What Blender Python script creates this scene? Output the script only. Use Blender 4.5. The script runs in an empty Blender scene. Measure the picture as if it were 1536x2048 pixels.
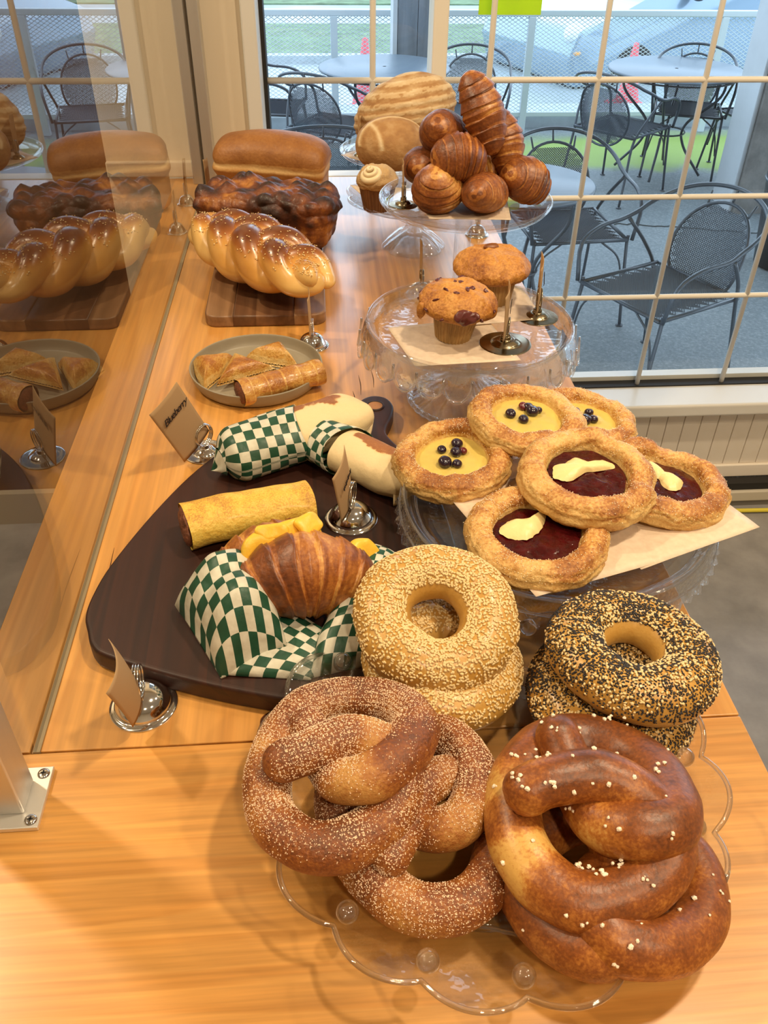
import bpy, bmesh, math, random
import numpy as np
from mathutils import Matrix, Vector, Euler

sc = bpy.context.scene
COL = sc.collection
PI = math.pi
# ---------------------------------------------------------------- camera
PITCH, ROLL, YAW, FPX = math.radians(38.233), math.radians(0.897), math.radians(-4.799), 1682.0
cp, sp, cr, sr, cy, sy = math.cos(PITCH), math.sin(PITCH), math.cos(ROLL), math.sin(ROLL), math.cos(YAW), math.sin(YAW)
Mc = Matrix(((cr, -sr, 0), (sr, cr, 0), (0, 0, 1))) @ Matrix(((1, 0, 0), (0, -sp, -cp), (0, cp, -sp))) @ Matrix(((cy, sy, 0), (-sy, cy, 0), (0, 0, 1)))
cam_data = bpy.data.cameras.new('camera')
cam = bpy.data.objects.new('camera', cam_data)
COL.objects.link(cam)
R3 = Matrix((Mc[0], -Mc[1], -Mc[2])).transposed()
cam.matrix_world = Matrix.Translation((0, 0, 1.45)) @ R3.to_4x4()
cam_data.sensor_fit = 'AUTO'
cam_data.sensor_width = 36.0
cam_data.lens = FPX / 2048 * 36.0
cam_data.clip_start = 0.02
cam_data.clip_end = 200
sc.camera = cam
# ---------------------------------------------------------------- world, exposure
sc.view_settings.view_transform = 'Standard'
sc.view_settings.look = 'None'
sc.view_settings.gamma = 1
sc.view_settings.use_curve_mapping = False
sc.view_settings.exposure = 0.0
sc.cycles.use_denoising = True
sc.cycles.max_bounces = 10
sc.cycles.transparent_max_bounces = 24
sc.cycles.caustics_reflective = False
sc.cycles.caustics_refractive = False
sc.cycles.sample_clamp_indirect = 6
w = bpy.data.worlds.new('overcast_sky')
sc.world = w
w.use_nodes = True
wn = w.node_tree.nodes
wn.clear()
bg = wn.new('ShaderNodeBackground')
wo = wn.new('ShaderNodeOutputWorld')
bg.inputs[0].default_value = (0.62, 0.80, 1.0, 1)
bg.inputs[1].default_value = 3.6
w.node_tree.links.new(bg.outputs[0], wo.inputs[0])


def area(name, loc, target, size, power, color, shape='DISK'):
    d = bpy.data.lights.new(name, 'AREA')
    d.shape = shape
    d.size = size
    d.energy = power
    d.color = color
    o = bpy.data.objects.new(name, d)
    COL.objects.link(o)
    o.location = loc
    v = Vector(target) - Vector(loc)
    o.rotation_euler = v.to_track_quat('-Z', 'Y').to_euler()
    return o


WARM = (1.0, 0.80, 0.53)
LAMPS = [((0.75, 0.55, 2.72), 24), ((-1.25, 1.10, 2.72), 30), ((0.35, -0.9, 2.72), 19), ((1.4, -0.6, 2.72), 19), ((-1.5, 0.2, 2.72), 10), ((1.5, 1.0, 2.72), 10)]

# ---------------------------------------------------------------- helpers


def vn(P, s=1.0, seed=0):
    Q = np.asarray(P, float) * s + seed * 17.31 + 1000.0
    I = np.floor(Q).astype(np.int64)
    Fr = Q - I
    U = Fr * Fr * (3 - 2 * Fr)
    out = 0
    for dx in (0, 1):
        for dy in (0, 1):
            for dz in (0, 1):
                h = (I[:, 0] + dx) * 374761393 + (I[:, 1] + dy) * 668265263 + (I[:, 2] + dz) * 1274126177
                h = (h ^ (h >> 13)) & 0xffffffff
                h = (h * 1103515245 + 12345) & 0xffffffff
                h = (h ^ (h >> 16)) & 0xffff
                wgt = (U[:, 0] if dx else 1 - U[:, 0]) * (U[:, 1] if dy else 1 - U[:, 1]) * (U[:, 2] if dz else 1 - U[:, 2])
                out = out + wgt * (h / 65535.0)
    return out * 2 - 1


def fbm(P, s=1.0, octv=3, seed=0):
    o = 0
    a = 1.0
    t = 0
    for k in range(octv):
        o = o + a * vn(P, s * 2 ** k, seed + k)
        t += a
        a *= 0.5
    return o / t


def worley(P, s=1.0, seed=0):
    Q = np.asarray(P, float) * s + seed * 7.7 + 500
    I = np.floor(Q).astype(np.int64)
    best = np.full(len(Q), 9.0)
    for dx in (-1, 0, 1):
        for dy in (-1, 0, 1):
            for dz in (-1, 0, 1):
                J = I + np.array([dx, dy, dz])
                c = []
                for k in range(3):
                    h = J[:, 0] * 374761393 + J[:, 1] * 668265263 + J[:, 2] * 1274126177 + k * 97531
                    h = (h ^ (h >> 13)) & 0xffffffff
                    h = (h * 1103515245 + 12345) & 0xffffffff
                    h = (h ^ (h >> 16)) & 0xffff
                    c.append(h / 65535.0)
                d = np.linalg.norm(J + np.stack(c, 1) - Q, axis=1)
                best = np.minimum(best, d)
    return best


GLASSY = ('clear_glass', 'cut_glass', 'pressed_glass', 'rim_glass', 'petal_glass')


def link(o, parent=None):
    COL.objects.link(o)
    if parent is not None:
        o.parent = parent
    return o


def build(name, V, F, mat, parent=None, loc=None, rot=None, smooth=True, uv=None, b=None, mats=None, midx=None):
    """one mesh object; F is an array (n,3|4) or a list of such arrays / of index lists"""
    V = np.asarray(V, np.float32).reshape(-1, 3)
    me = bpy.data.meshes.new(name)
    if isinstance(F, np.ndarray):
        F = [F]
    if len(F) and isinstance(F[0], np.ndarray):
        loops = np.concatenate([f.reshape(-1) for f in F]).astype(np.int32)
        tot = np.concatenate([np.full(len(f), f.shape[1]) for f in F]).astype(np.int32)
    else:
        loops = np.array([i for f in F for i in f], np.int32)
        tot = np.array([len(f) for f in F], np.int32)
    st = np.concatenate([[0], np.cumsum(tot)[:-1]]).astype(np.int32)
    me.vertices.add(len(V))
    me.vertices.foreach_set('co', V.reshape(-1))
    me.loops.add(len(loops))
    me.loops.foreach_set('vertex_index', loops)
    me.polygons.add(len(tot))
    me.polygons.foreach_set('loop_start', st)
    me.polygons.foreach_set('loop_total', tot)
    me.polygons.foreach_set('use_smooth', np.full(len(tot), bool(smooth)))
    if midx is not None:
        me.polygons.foreach_set('material_index', np.asarray(midx, np.int32))
    me.update(calc_edges=True)
    me.validate()
    if mat is not None and mat.name in GLASSY:
        bm = bmesh.new()
        bm.from_mesh(me)
        bmesh.ops.recalc_face_normals(bm, faces=bm.faces)
        bm.to_mesh(me)
        bm.free()
    if uv is not None:
        l = me.uv_layers.new(name='UVMap')
        uvv = np.asarray(uv, np.float32)[loops] if len(uv) == len(V) else np.asarray(uv, np.float32)
        l.data.foreach_set('uv', uvv.reshape(-1))
    if b is not None:
        a = me.attributes.new('b', 'FLOAT', 'POINT')
        a.data.foreach_set('value', np.asarray(b, np.float32))
    for m in (mats or [mat]):
        me.materials.append(m)
    o = bpy.data.objects.new(name, me)
    link(o, parent)
    if loc is not None:
        o.location = loc
    if rot is not None:
        o.rotation_euler = rot
    return o


def tag(o, label, cat, group=None, kind=None):
    if label:
        o['label'] = label
    if cat:
        o['category'] = cat
    if group:
        o['group'] = group
    if kind:
        o['kind'] = kind
    return o


def thing(name, label, cat, loc=(0, 0, 0), rz=0.0, group=None, rot=None):
    o = bpy.data.objects.new(name, None)
    o.empty_display_size = 0.02
    COL.objects.link(o)
    o.location = loc
    o.rotation_euler = rot if rot is not None else (0, 0, rz)
    return tag(o, label, cat, group)


def struct(o, label=None):
    o['kind'] = 'structure'
    if label:
        o['label'] = label
    return o


def quads(nu, nv, cu=False, cv=False):
    i, j = np.meshgrid(np.arange(nu if cu else nu - 1), np.arange(nv if cv else nv - 1), indexing='ij')
    i = i.ravel()
    j = j.ravel()
    i2 = (i + 1) % nu
    j2 = (j + 1) % nv
    return np.stack([i * nv + j, i2 * nv + j, i2 * nv + j2, i * nv + j2], 1)


def lathe(prof, n=96, mod=None, close=False):
    """prof: (k,2) r,z from one end to the other; mod(R,Z,TH)->R,Z"""
    prof = np.asarray(prof, float)
    th = np.linspace(0, 2 * PI, n, endpoint=False)
    Rr = np.repeat(prof[None, :, 0], n, 0)
    Z = np.repeat(prof[None, :, 1], n, 0)
    TH = np.repeat(th[:, None], len(prof), 1)
    if mod:
        Rr, Z = mod(Rr, Z, TH)
    V = np.stack([Rr * np.cos(TH), Rr * np.sin(TH), Z], -1).reshape(-1, 3)
    return V, quads(n, len(prof), True, close)


def smoothprof(pts, n=60):
    return catmull(np.array(pts, float), n)


def catmull(P, n, closed=False):
    P = np.asarray(P, float)
    if closed:
        Q = np.vstack([P[-1:], P, P[:2]])
        segs = len(P)
    else:
        Q = np.vstack([2 * P[:1] - P[1:2], P, 2 * P[-1:] - P[-2:-1]])
        segs = len(P) - 1
    t = np.linspace(0, segs, n, endpoint=not closed)
    k = np.minimum(t.astype(int), segs - 1)
    u = (t - k)[:, None]
    p0, p1, p2, p3 = Q[k], Q[k + 1], Q[k + 2], Q[k + 3]
    return 0.5 * ((2 * p1) + (-p0 + p2) * u + (2 * p0 - 5 * p1 + 4 * p2 - p3) * u * u + (-p0 + 3 * p1 - 3 * p2 + p3) * u ** 3)


def even(P, n):
    d = np.concatenate([[0], np.cumsum(np.linalg.norm(np.diff(P, axis=0), axis=1))])
    t = np.linspace(0, d[-1], n)
    return np.stack([np.interp(t, d, P[:, k]) for k in range(P.shape[1])], 1), t


def tube(P, R, m=20, up=(0, 0, 1), closed=False, flat=1.0, caps=True, roundcap=False):
    """tube along P with radius array R; returns V, F list, uv"""
    P = np.asarray(P, float)
    n = len(P)
    R = np.full(n, R, float) if np.isscalar(R) else np.asarray(R, float).copy()
    if closed:
        T = np.roll(P, -1, 0) - np.roll(P, 1, 0)
    else:
        T = np.gradient(P, axis=0)
    T /= np.linalg.norm(T, axis=1, keepdims=True) + 1e-12
    up = np.asarray(up, float)
    B = np.cross(T, up)
    B /= np.linalg.norm(B, axis=1, keepdims=True) + 1e-9
    N = np.cross(B, T)
    if roundcap:
        s = np.concatenate([[0], np.cumsum(np.linalg.norm(np.diff(P, axis=0), axis=1))])
        e = np.minimum(s, s[-1] - s)
        R = R * np.sqrt(np.clip(1 - (1 - np.clip(e / R, 0, 1)) ** 2, 0.0004, 1))
    a = np.linspace(0, 2 * PI, m, endpoint=False)
    V = P[:, None, :] + R[:, None, None] * (np.cos(a)[None, :, None] * B[:, None, :] + flat * np.sin(a)[None, :, None] * N[:, None, :])
    V = V.reshape(-1, 3)
    F = [quads(n, m, closed, True)]
    uv = np.stack(np.meshgrid(np.linspace(0, 1, n), np.linspace(0, 1, m), indexing='ij'), -1).reshape(-1, 2)
    if caps and not closed:
        V = np.vstack([V, P[0], P[-1]])
        uv = np.vstack([uv, [0, .5], [1, .5]])
        i = np.arange(m)
        F.append(np.stack([np.full(m, n * m), i, (i + 1) % m], 1))
        F.append(np.stack([np.full(m, n * m + 1), (n - 1) * m + (i + 1) % m, (n - 1) * m + i], 1))
    return V, F, uv


def vnormals(V, F):
    N = np.zeros_like(V)
    for f in (F if isinstance(F, list) else [F]):
        a, b_, c = V[f[:, 0]], V[f[:, 1]], V[f[:, 2]]
        n = np.cross(b_ - a, c - a)
        if f.shape[1] == 4:
            n = n + np.cross(c - a, V[f[:, 3]] - a)
        for k in range(f.shape[1]):
            np.add.at(N, f[:, k], n)
    return N / (np.linalg.norm(N, axis=1, keepdims=True) + 1e-12)


def join(parts):
    """list of (V,F[list]) -> V,F"""
    Vs, Fs, o = [], [], 0
    for V, F in parts:
        Vs.append(V)
        for f in (F if isinstance(F, list) else [F]):
            Fs.append(f + o)
        o += len(V)
    k = {}
    for f in Fs:
        k.setdefault(f.shape[1], []).append(f)
    return np.vstack(Vs), [np.vstack(v) for v in k.values()]


def boxm(x0, x1, y0, y1, z0, z1):
    V = np.array([[x, y, z] for x in (x0, x1) for y in (y0, y1) for z in (z0, z1)], float)
    F = np.array([[0, 1, 3, 2], [4, 6, 7, 5], [0, 4, 5, 1], [2, 3, 7, 6], [0, 2, 6, 4], [1, 5, 7, 3]])
    return V, F


def box(name, x0, x1, y0, y1, z0, z1, mat, parent=None, bev=0.0, loc=None, rot=None):
    V, F = boxm(x0, x1, y0, y1, z0, z1)
    o = build(name, V, F, mat, parent, loc=loc, rot=rot, smooth=False)
    if bev > 0:
        md = o.modifiers.new('b', 'BEVEL')
        md.width = bev
        md.segments = 3
    return o


def bar(p, q, r=0.004, m=6):
    p = np.array(p, float)
    q = np.array(q, float)
    d = q - p
    up = (0, 0, 1) if abs(d[2]) < 0.9 * np.linalg.norm(d) else (0, 1, 0)
    V, F, _ = tube(np.array([p, q]), r, m, up=up)
    return V, F


def scatter(V0, F0, pos, nrm, size, rng, spin=True, sink=0.0):
    """instances of a small template (z = normal axis) at positions, joined in one mesh"""
    n = len(pos)
    N = nrm / np.linalg.norm(nrm, axis=1, keepdims=True)
    rv = rng.normal(size=(n, 3))
    T = np.cross(N, rv)
    T /= np.linalg.norm(T, axis=1, keepdims=True) + 1e-9
    B = np.cross(N, T)
    s = size if np.ndim(size) == 2 else np.repeat(np.asarray(size)[:, None], 3, 1)
    W = V0[None] * s[:, None, :]
    V = pos[:, None, :] + W[..., 0:1] * T[:, None] + W[..., 1:2] * B[:, None] + (W[..., 2:3] + sink) * N[:, None]
    k = len(V0)
    F = (F0[None] + (np.arange(n) * k)[:, None, None]).reshape(-1, F0.shape[1])
    return V.reshape(-1, 3), F


def ico(sub=1):
    bm = bmesh.new()
    bmesh.ops.create_icosphere(bm, subdivisions=sub, radius=1)
    V = np.array([v.co[:] for v in bm.verts])
    F = np.array([[v.index for v in f.verts] for f in bm.faces])
    bm.free()
    return V, F


ICO1 = ico(1)
OCT = (np.array([[1, 0, 0], [0, 1, 0], [-1, 0, 0], [0, -1, 0], [0, 0, 1], [0, 0, -1]], float),
       np.array([[0, 1, 4], [1, 2, 4], [2, 3, 4], [3, 0, 4], [1, 0, 5], [2, 1, 5], [3, 2, 5], [0, 3, 5]]))


def copy_tree(o, parent=None):
    c = o.copy()
    COL.objects.link(c)
    if parent is not None:
        c.parent = parent
    for ch in [x for x in bpy.data.objects if x.parent == o]:
        copy_tree(ch, c)
    return c


# ---------------------------------------------------------------- materials
def newmat(name):
    m = bpy.data.materials.new(name)
    m.use_nodes = True
    nt = m.node_tree
    nt.nodes.clear()
    out = nt.nodes.new('ShaderNodeOutputMaterial')
    return m, nt, out


def N_(nt, t, **kw):
    n = nt.nodes.new(t)
    for k, v in kw.items():
        if k.startswith('i_'):
            key = k[2:]
            n.inputs[int(key) if key.isdigit() else key.replace('_', ' ')].default_value = v
        else:
            setattr(n, k, v)
    return n


def L(nt, a, b_):
    nt.links.new(a, b_)


def ramp(nt, fac, stops, interp='LINEAR'):
    r = nt.nodes.new('ShaderNodeValToRGB')
    r.color_ramp.interpolation = interp
    e = r.color_ramp.elements
    while len(e) < len(stops):
        e.new(0.5)
    for k, (p, c) in enumerate(stops):
        e[k].position = p
        e[k].color = (*c, 1) if len(c) == 3 else c
    if fac is not None:
        L(nt, fac, r.inputs[0])
    return r


def princ(nt, out, **kw):
    p = nt.nodes.new('ShaderNodeBsdfPrincipled')
    for k, v in kw.items():
        p.inputs[k.replace('_', ' ')].default_value = v
    L(nt, p.outputs[0], out.inputs[0])
    return p


def simple(name, col, rough=0.5, metal=0.0, noise=0.0, nscale=30.0, bump=0.0, bscale=60.0, coat=0.0, spec=0.5, stretch=(1, 1, 1), **kw):
    m, nt, out = newmat(name)
    p = princ(nt, out, Roughness=rough, Metallic=metal, Coat_Weight=coat, Specular_IOR_Level=spec, **kw)
    p.inputs['Base Color'].default_value = (*col, 1)
    if noise or bump:
        tc = N_(nt, 'ShaderNodeTexCoord')
        mp = N_(nt, 'ShaderNodeMapping')
        mp.inputs['Scale'].default_value = stretch
        L(nt, tc.outputs['Object'], mp.inputs[0])
    if noise:
        nz = N_(nt, 'ShaderNodeTexNoise', i_Scale=nscale, i_Detail=5.0, i_Roughness=0.6)
        L(nt, mp.outputs[0], nz.inputs[0])
        lo = tuple(c * (1 - noise) for c in col)
        hi = tuple(min(1, c * (1 + noise)) for c in col)
        r = ramp(nt, nz.outputs[0], [(0.3, lo), (0.7, hi)])
        L(nt, r.outputs[0], p.inputs['Base Color'])
    if bump:
        nb = N_(nt, 'ShaderNodeTexNoise', i_Scale=bscale, i_Detail=4.0)
        L(nt, mp.outputs[0], nb.inputs[0])
        bp = N_(nt, 'ShaderNodeBump', i_Strength=bump, i_Distance=0.002)
        L(nt, nb.outputs[0], bp.inputs['Height'])
        L(nt, bp.outputs[0], p.inputs['Normal'])
    return m


def crust(name, stops, rough=0.45, nscale=60.0, namt=0.35, bump=0.3, bscale=250.0, coat=0.0, coat_rough=0.2, fine=0.12):
    """baked crust: colour by the vertex attribute b (how well done) plus grain"""
    m, nt, out = newmat(name)
    p = princ(nt, out, Roughness=rough, Coat_Weight=coat, Coat_Roughness=coat_rough)
    at = N_(nt, 'ShaderNodeAttribute', attribute_name='b')
    tc = N_(nt, 'ShaderNodeTexCoord')
    n1 = N_(nt, 'ShaderNodeTexNoise', i_Scale=nscale, i_Detail=6.0, i_Roughness=0.65)
    n2 = N_(nt, 'ShaderNodeTexNoise', i_Scale=nscale * 7, i_Detail=3.0)
    L(nt, tc.outputs['Object'], n1.inputs[0])
    L(nt, tc.outputs['Object'], n2.inputs[0])
    a1 = N_(nt, 'ShaderNodeMath', operation='MULTIPLY_ADD')
    a1.inputs[1].default_value = namt
    a1.inputs[2].default_value = -namt / 2
    L(nt, n1.outputs[0], a1.inputs[0])
    a2 = N_(nt, 'ShaderNodeMath', operation='MULTIPLY_ADD')
    a2.inputs[1].default_value = fine
    a2.inputs[2].default_value = -fine / 2
    L(nt, n2.outputs[0], a2.inputs[0])
    s1 = N_(nt, 'ShaderNodeMath', operation='ADD')
    L(nt, a1.outputs[0], s1.inputs[0])
    L(nt, a2.outputs[0], s1.inputs[1])
    s2 = N_(nt, 'ShaderNodeMath', operation='ADD')
    L(nt, s1.outputs[0], s2.inputs[0])
    L(nt, at.outputs['Fac'], s2.inputs[1])
    r = ramp(nt, s2.outputs[0], stops)
    L(nt, r.outputs[0], p.inputs['Base Color'])
    nb = N_(nt, 'ShaderNodeTexNoise', i_Scale=bscale, i_Detail=5.0)
    L(nt, tc.outputs['Object'], nb.inputs[0])
    bp = N_(nt, 'ShaderNodeBump', i_Strength=min(1, bump * 1.5), i_Distance=0.0015)
    L(nt, nb.outputs[0], bp.inputs['Height'])
    L(nt, bp.outputs[0], p.inputs['Normal'])
    return m


def glass(name, tint=(0.975, 0.98, 0.98), refr=0.3, bump=0.0, bscale=90.0, rough=0.0, voro=False, edge=4.5, base=0.045):
    """pressed clear glass: mirror by Fresnel, some refraction, the rest passes straight so that it throws only a light shade"""
    m, nt, out = newmat(name)
    lw = N_(nt, 'ShaderNodeLayerWeight', i_Blend=0.5)
    pw = N_(nt, 'ShaderNodeMath', operation='POWER')
    pw.inputs[1].default_value = edge
    L(nt, lw.outputs['Facing'], pw.inputs[0])
    fr = N_(nt, 'ShaderNodeMath', operation='MULTIPLY_ADD')
    fr.inputs[1].default_value = 0.90
    fr.inputs[2].default_value = base
    L(nt, pw.outputs[0], fr.inputs[0])
    gl = N_(nt, 'ShaderNodeBsdfGlossy', i_Roughness=rough + 0.01)
    gl.inputs[0].default_value = (1, 1, 1, 1)
    tr = N_(nt, 'ShaderNodeBsdfTransparent')
    tr.inputs[0].default_value = (*tint, 1)
    rf = N_(nt, 'ShaderNodeBsdfGlass', i_IOR=1.42, i_Roughness=rough)
    rf.inputs[0].default_value = (1, 1, 1, 1)
    m1 = N_(nt, 'ShaderNodeMixShader')
    m1.inputs[0].default_value = refr
    L(nt, tr.outputs[0], m1.inputs[1])
    L(nt, rf.outputs[0], m1.inputs[2])
    m2 = N_(nt, 'ShaderNodeMixShader')
    L(nt, fr.outputs[0], m2.inputs[0])
    L(nt, m1.outputs[0], m2.inputs[1])
    L(nt, gl.outputs[0], m2.inputs[2])
    L(nt, m2.outputs[0], out.inputs[0])
    if bump:
        tc = N_(nt, 'ShaderNodeTexCoord')
        if voro:
            nb = N_(nt, 'ShaderNodeTexVoronoi', i_Scale=bscale)
        else:
            nb = N_(nt, 'ShaderNodeTexNoise', i_Scale=bscale, i_Detail=2.0)
        L(nt, tc.outputs['Object'], nb.inputs[0])
        bp = N_(nt, 'ShaderNodeBump', i_Strength=bump, i_Distance=0.003)
        L(nt, nb.outputs[0], bp.inputs['Height'])
        for q in (lw, gl, rf):
            L(nt, bp.outputs[0], q.inputs['Normal'])
    return m


def wood(name, light, dark, axis='Y', ringscale=14.0, rough=0.3, coat=0.9, fine=0.5, knots=(), seed=0.0, distort=2.0):
    m, nt, out = newmat(name)
    p = princ(nt, out, Roughness=max(rough, .36), Coat_Weight=coat, Coat_Roughness=0.19)
    tc = N_(nt, 'ShaderNodeTexCoord')
    mp = N_(nt, 'ShaderNodeMapping')
    s = [1.0, 1.0, 1.0]
    s['XYZ'.index(axis)] = 0.035
    mp.inputs['Scale'].default_value = s
    mp.inputs['Location'].default_value = (seed, seed * 0.3, 0)
    src = tc.outputs['Object']
    for (kx, ky, kr) in knots:
        pass
    L(nt, src, mp.inputs[0])
    n1 = N_(nt, 'ShaderNodeTexNoise', i_Scale=ringscale, i_Detail=3.0, i_Distortion=distort * 0.3)
    L(nt, mp.outputs[0], n1.inputs[0])
    mu = N_(nt, 'ShaderNodeMath', operation='MULTIPLY')
    mu.inputs[1].default_value = 7.0
    L(nt, n1.outputs[0], mu.inputs[0])
    fr = N_(nt, 'ShaderNodeMath', operation='FRACT')
    L(nt, mu.outputs[0], fr.inputs[0])
    r = ramp(nt, fr.outputs[0], [(0.0, light), (0.55, tuple(a * .55 + b_ * .45 for a, b_ in zip(light, dark))), (0.88, dark), (1.0, light)])
    n2 = N_(nt, 'ShaderNodeTexNoise', i_Scale=ringscale * 14, i_Detail=4.0)
    L(nt, mp.outputs[0], n2.inputs[0])
    n3 = N_(nt, 'ShaderNodeTexNoise', i_Scale=5.0, i_Detail=2.0)
    L(nt, tc.outputs['Object'], n3.inputs[0])
    r2 = ramp(nt, n2.outputs[0], [(0.3, (1 - fine * .6,) * 3), (0.7, (1.0, 1.0, 1.0))])
    r3 = ramp(nt, n3.outputs[0], [(0.3, (0.86, 0.84, 0.82)), (0.7, (1.05, 1.03, 1.0))])
    mx = N_(nt, 'ShaderNodeMix', data_type='RGBA', blend_type='MULTIPLY')
    mx.inputs[0].default_value = 1.0
    L(nt, r.outputs[0], mx.inputs[6])
    L(nt, r2.outputs[0], mx.inputs[7])
    mx2 = N_(nt, 'ShaderNodeMix', data_type='RGBA', blend_type='MULTIPLY')
    mx2.inputs[0].default_value = 1.0
    L(nt, mx.outputs[2], mx2.inputs[6])
    L(nt, r3.outputs[0], mx2.inputs[7])
    col = mx2.outputs[2]
    for (kx, ky, kr) in knots:      # a knot: dark ring round a brown eye
        vm = N_(nt, 'ShaderNodeVectorMath', operation='DISTANCE')
        sx = N_(nt, 'ShaderNodeVectorMath', operation='MULTIPLY')
        sx.inputs[1].default_value = (1, 1, 0)
        L(nt, tc.outputs['Object'], sx.inputs[0])
        L(nt, sx.outputs[0], vm.inputs[0])
        vm.inputs[1].default_value = (kx, ky, 0)
        nk = N_(nt, 'ShaderNodeTexNoise', i_Scale=120.0)
        L(nt, tc.outputs['Object'], nk.inputs[0])
        ad = N_(nt, 'ShaderNodeMath', operation='MULTIPLY_ADD')
        ad.inputs[1].default_value = kr * 0.25
        L(nt, nk.outputs[0], ad.inputs[0])
        L(nt, vm.outputs['Value'], ad.inputs[2])
        dv = N_(nt, 'ShaderNodeMath', operation='DIVIDE')
        dv.inputs[1].default_value = kr
        L(nt, ad.outputs[0], dv.inputs[0])
        rk = ramp(nt, dv.outputs[0], [(0.0, (.55, .42, .3)), (0.80, (.75, .6, .45)), (0.86, (.10, .05, .02)), (0.96, (.12, .06, .03)), (1.0, (1, 1, 1))])
        mk = N_(nt, 'ShaderNodeMix', data_type='RGBA', blend_type='MULTIPLY')
        mk.inputs[0].default_value = 1.0
        L(nt, col, mk.inputs[6])
        L(nt, rk.outputs[0], mk.inputs[7])
        col = mk.outputs[2]
    L(nt, col, p.inputs['Base Color'])
    bp = N_(nt, 'ShaderNodeBump', i_Strength=0.08, i_Distance=0.001)
    L(nt, n2.outputs[0], bp.inputs['Height'])
    L(nt, bp.outputs[0], p.inputs['Normal'])
    return m


def checker_paper(name, sx, sy):
    m, nt, out = newmat(name)
    p = princ(nt, out, Roughness=0.45, Subsurface_Weight=0.0)
    tc = N_(nt, 'ShaderNodeTexCoord')
    mp = N_(nt, 'ShaderNodeMapping')
    mp.inputs['Scale'].default_value = (sx, sy, 1)
    mp.inputs['Rotation'].default_value = (0, 0, 0.12)
    L(nt, tc.outputs['UV'], mp.inputs[0])
    ck = N_(nt, 'ShaderNodeTexChecker', i_Scale=1.0)
    L(nt, mp.outputs[0], ck.inputs[0])
    ck.inputs[1].default_value = (0.012, 0.075, 0.04, 1)
    ck.inputs[2].default_value = (0.68, 0.66, 0.56, 1)
    nz = N_(nt, 'ShaderNodeTexNoise', i_Scale=90.0, i_Detail=3.0)
    L(nt, tc.outputs['Object'], nz.inputs[0])
    r = ramp(nt, nz.outputs[0], [(0.35, (0.82, 0.80, 0.76)), (0.65, (1, 1, 1))])
    mx = N_(nt, 'ShaderNodeMix', data_type='RGBA', blend_type='MULTIPLY')
    mx.inputs[0].default_value = 1.0
    L(nt, ck.outputs[0], mx.inputs[6])
    L(nt, r.outputs[0], mx.inputs[7])
    L(nt, mx.outputs[2], p.inputs['Base Color'])
    bp = N_(nt, 'ShaderNodeBump', i_Strength=0.35, i_Distance=0.002)
    L(nt, nz.outputs[0], bp.inputs['Height'])
    L(nt, bp.outputs[0], p.inputs['Normal'])
    return m


PINE_D = (0.67, 0.305, 0.068)
PINE_L = (0.76, 0.375, 0.095)
m_pine_y = wood('pine_lengthwise', PINE_L, PINE_D, 'Y', 9, knots=((-0.048, 0.414, 0.0125), (0.075, 0.885, 0.006)), seed=1.3)
m_pine_x = wood('pine_crosswise', PINE_L, PINE_D, 'X', 16, seed=4.1, coat=.6)
m_cab = simple('dark_brown_wood', (0.10, 0.045, 0.018), 0.5, noise=0.3, nscale=12, stretch=(1, 1, .1))
m_cream = simple('cream_paint', (0.86, 0.75, 0.58), 0.55, noise=0.04, nscale=3, stretch=(3, 3, .3))
m_white = simple('white_gloss_paint', (0.74, 0.72, 0.68), 0.35)
m_muntin = simple('cream_muntin_paint', (0.84, 0.78, 0.68), 0.4)
m_alu = simple('brushed_aluminium', (0.60, 0.59, 0.57), 0.38, metal=0.85, noise=0.05, nscale=60, stretch=(1, 1, .05))
m_aluplate = simple('satin_aluminium_plate', (0.80, 0.77, 0.72), 0.35, metal=0.7)
m_chrome = simple('chrome', (0.78, 0.77, 0.76), 0.08, metal=1.0)
m_brass = simple('aged_pewter', (0.36, 0.30, 0.20), 0.2, metal=1.0)
m_floor = simple('grey_vinyl_floor', (0.30, 0.285, 0.28), 0.4, noise=0.22, nscale=9)
m_wallp = simple('room_paint', (0.72, 0.62, 0.48), 0.7)
m_glass = glass('clear_glass', refr=0.10)
m_cut = glass('cut_glass', refr=0.12, bump=0.35, bscale=300, voro=True, edge=3.0, base=.08)
m_press = glass('pressed_glass', refr=0.10, bump=0.35, bscale=55)
m_bright = glass('petal_glass', refr=0.15, bump=0.3, bscale=90, edge=2.0, base=.16)
m_rim = glass('rim_glass', refr=0.45, bump=0.1, bscale=55, edge=3.0, base=.10)
# ================================================================ large structure
G = -0.45                       # level of the patio outside
YW = 1.90                       # plane of the window glass
k_ = YW / 1.79
# floor, walls, ceiling of the shop
struct(box('floor', -3.2, 3.6, -3.2, 1.86, -0.05, 0, m_floor))
m_ceil = simple('ceiling_paint', (0.80, 0.75, 0.66), 0.8)
struct(box('ceiling', -3.2, 3.6, -3.2, 2.05, 2.85, 2.9, m_ceil))
struct(box('wall_back', -3.2, 3.6, -3.3, -3.2, 0, 2.85, m_wallp))
struct(box('wall_left', -3.3, -3.2, -3.2, 2.05, 0, 2.85, m_wallp))
struct(box('wall_right', 3.6, 3.7, -3.2, 2.05, 0, 2.85, m_wallp))
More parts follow.
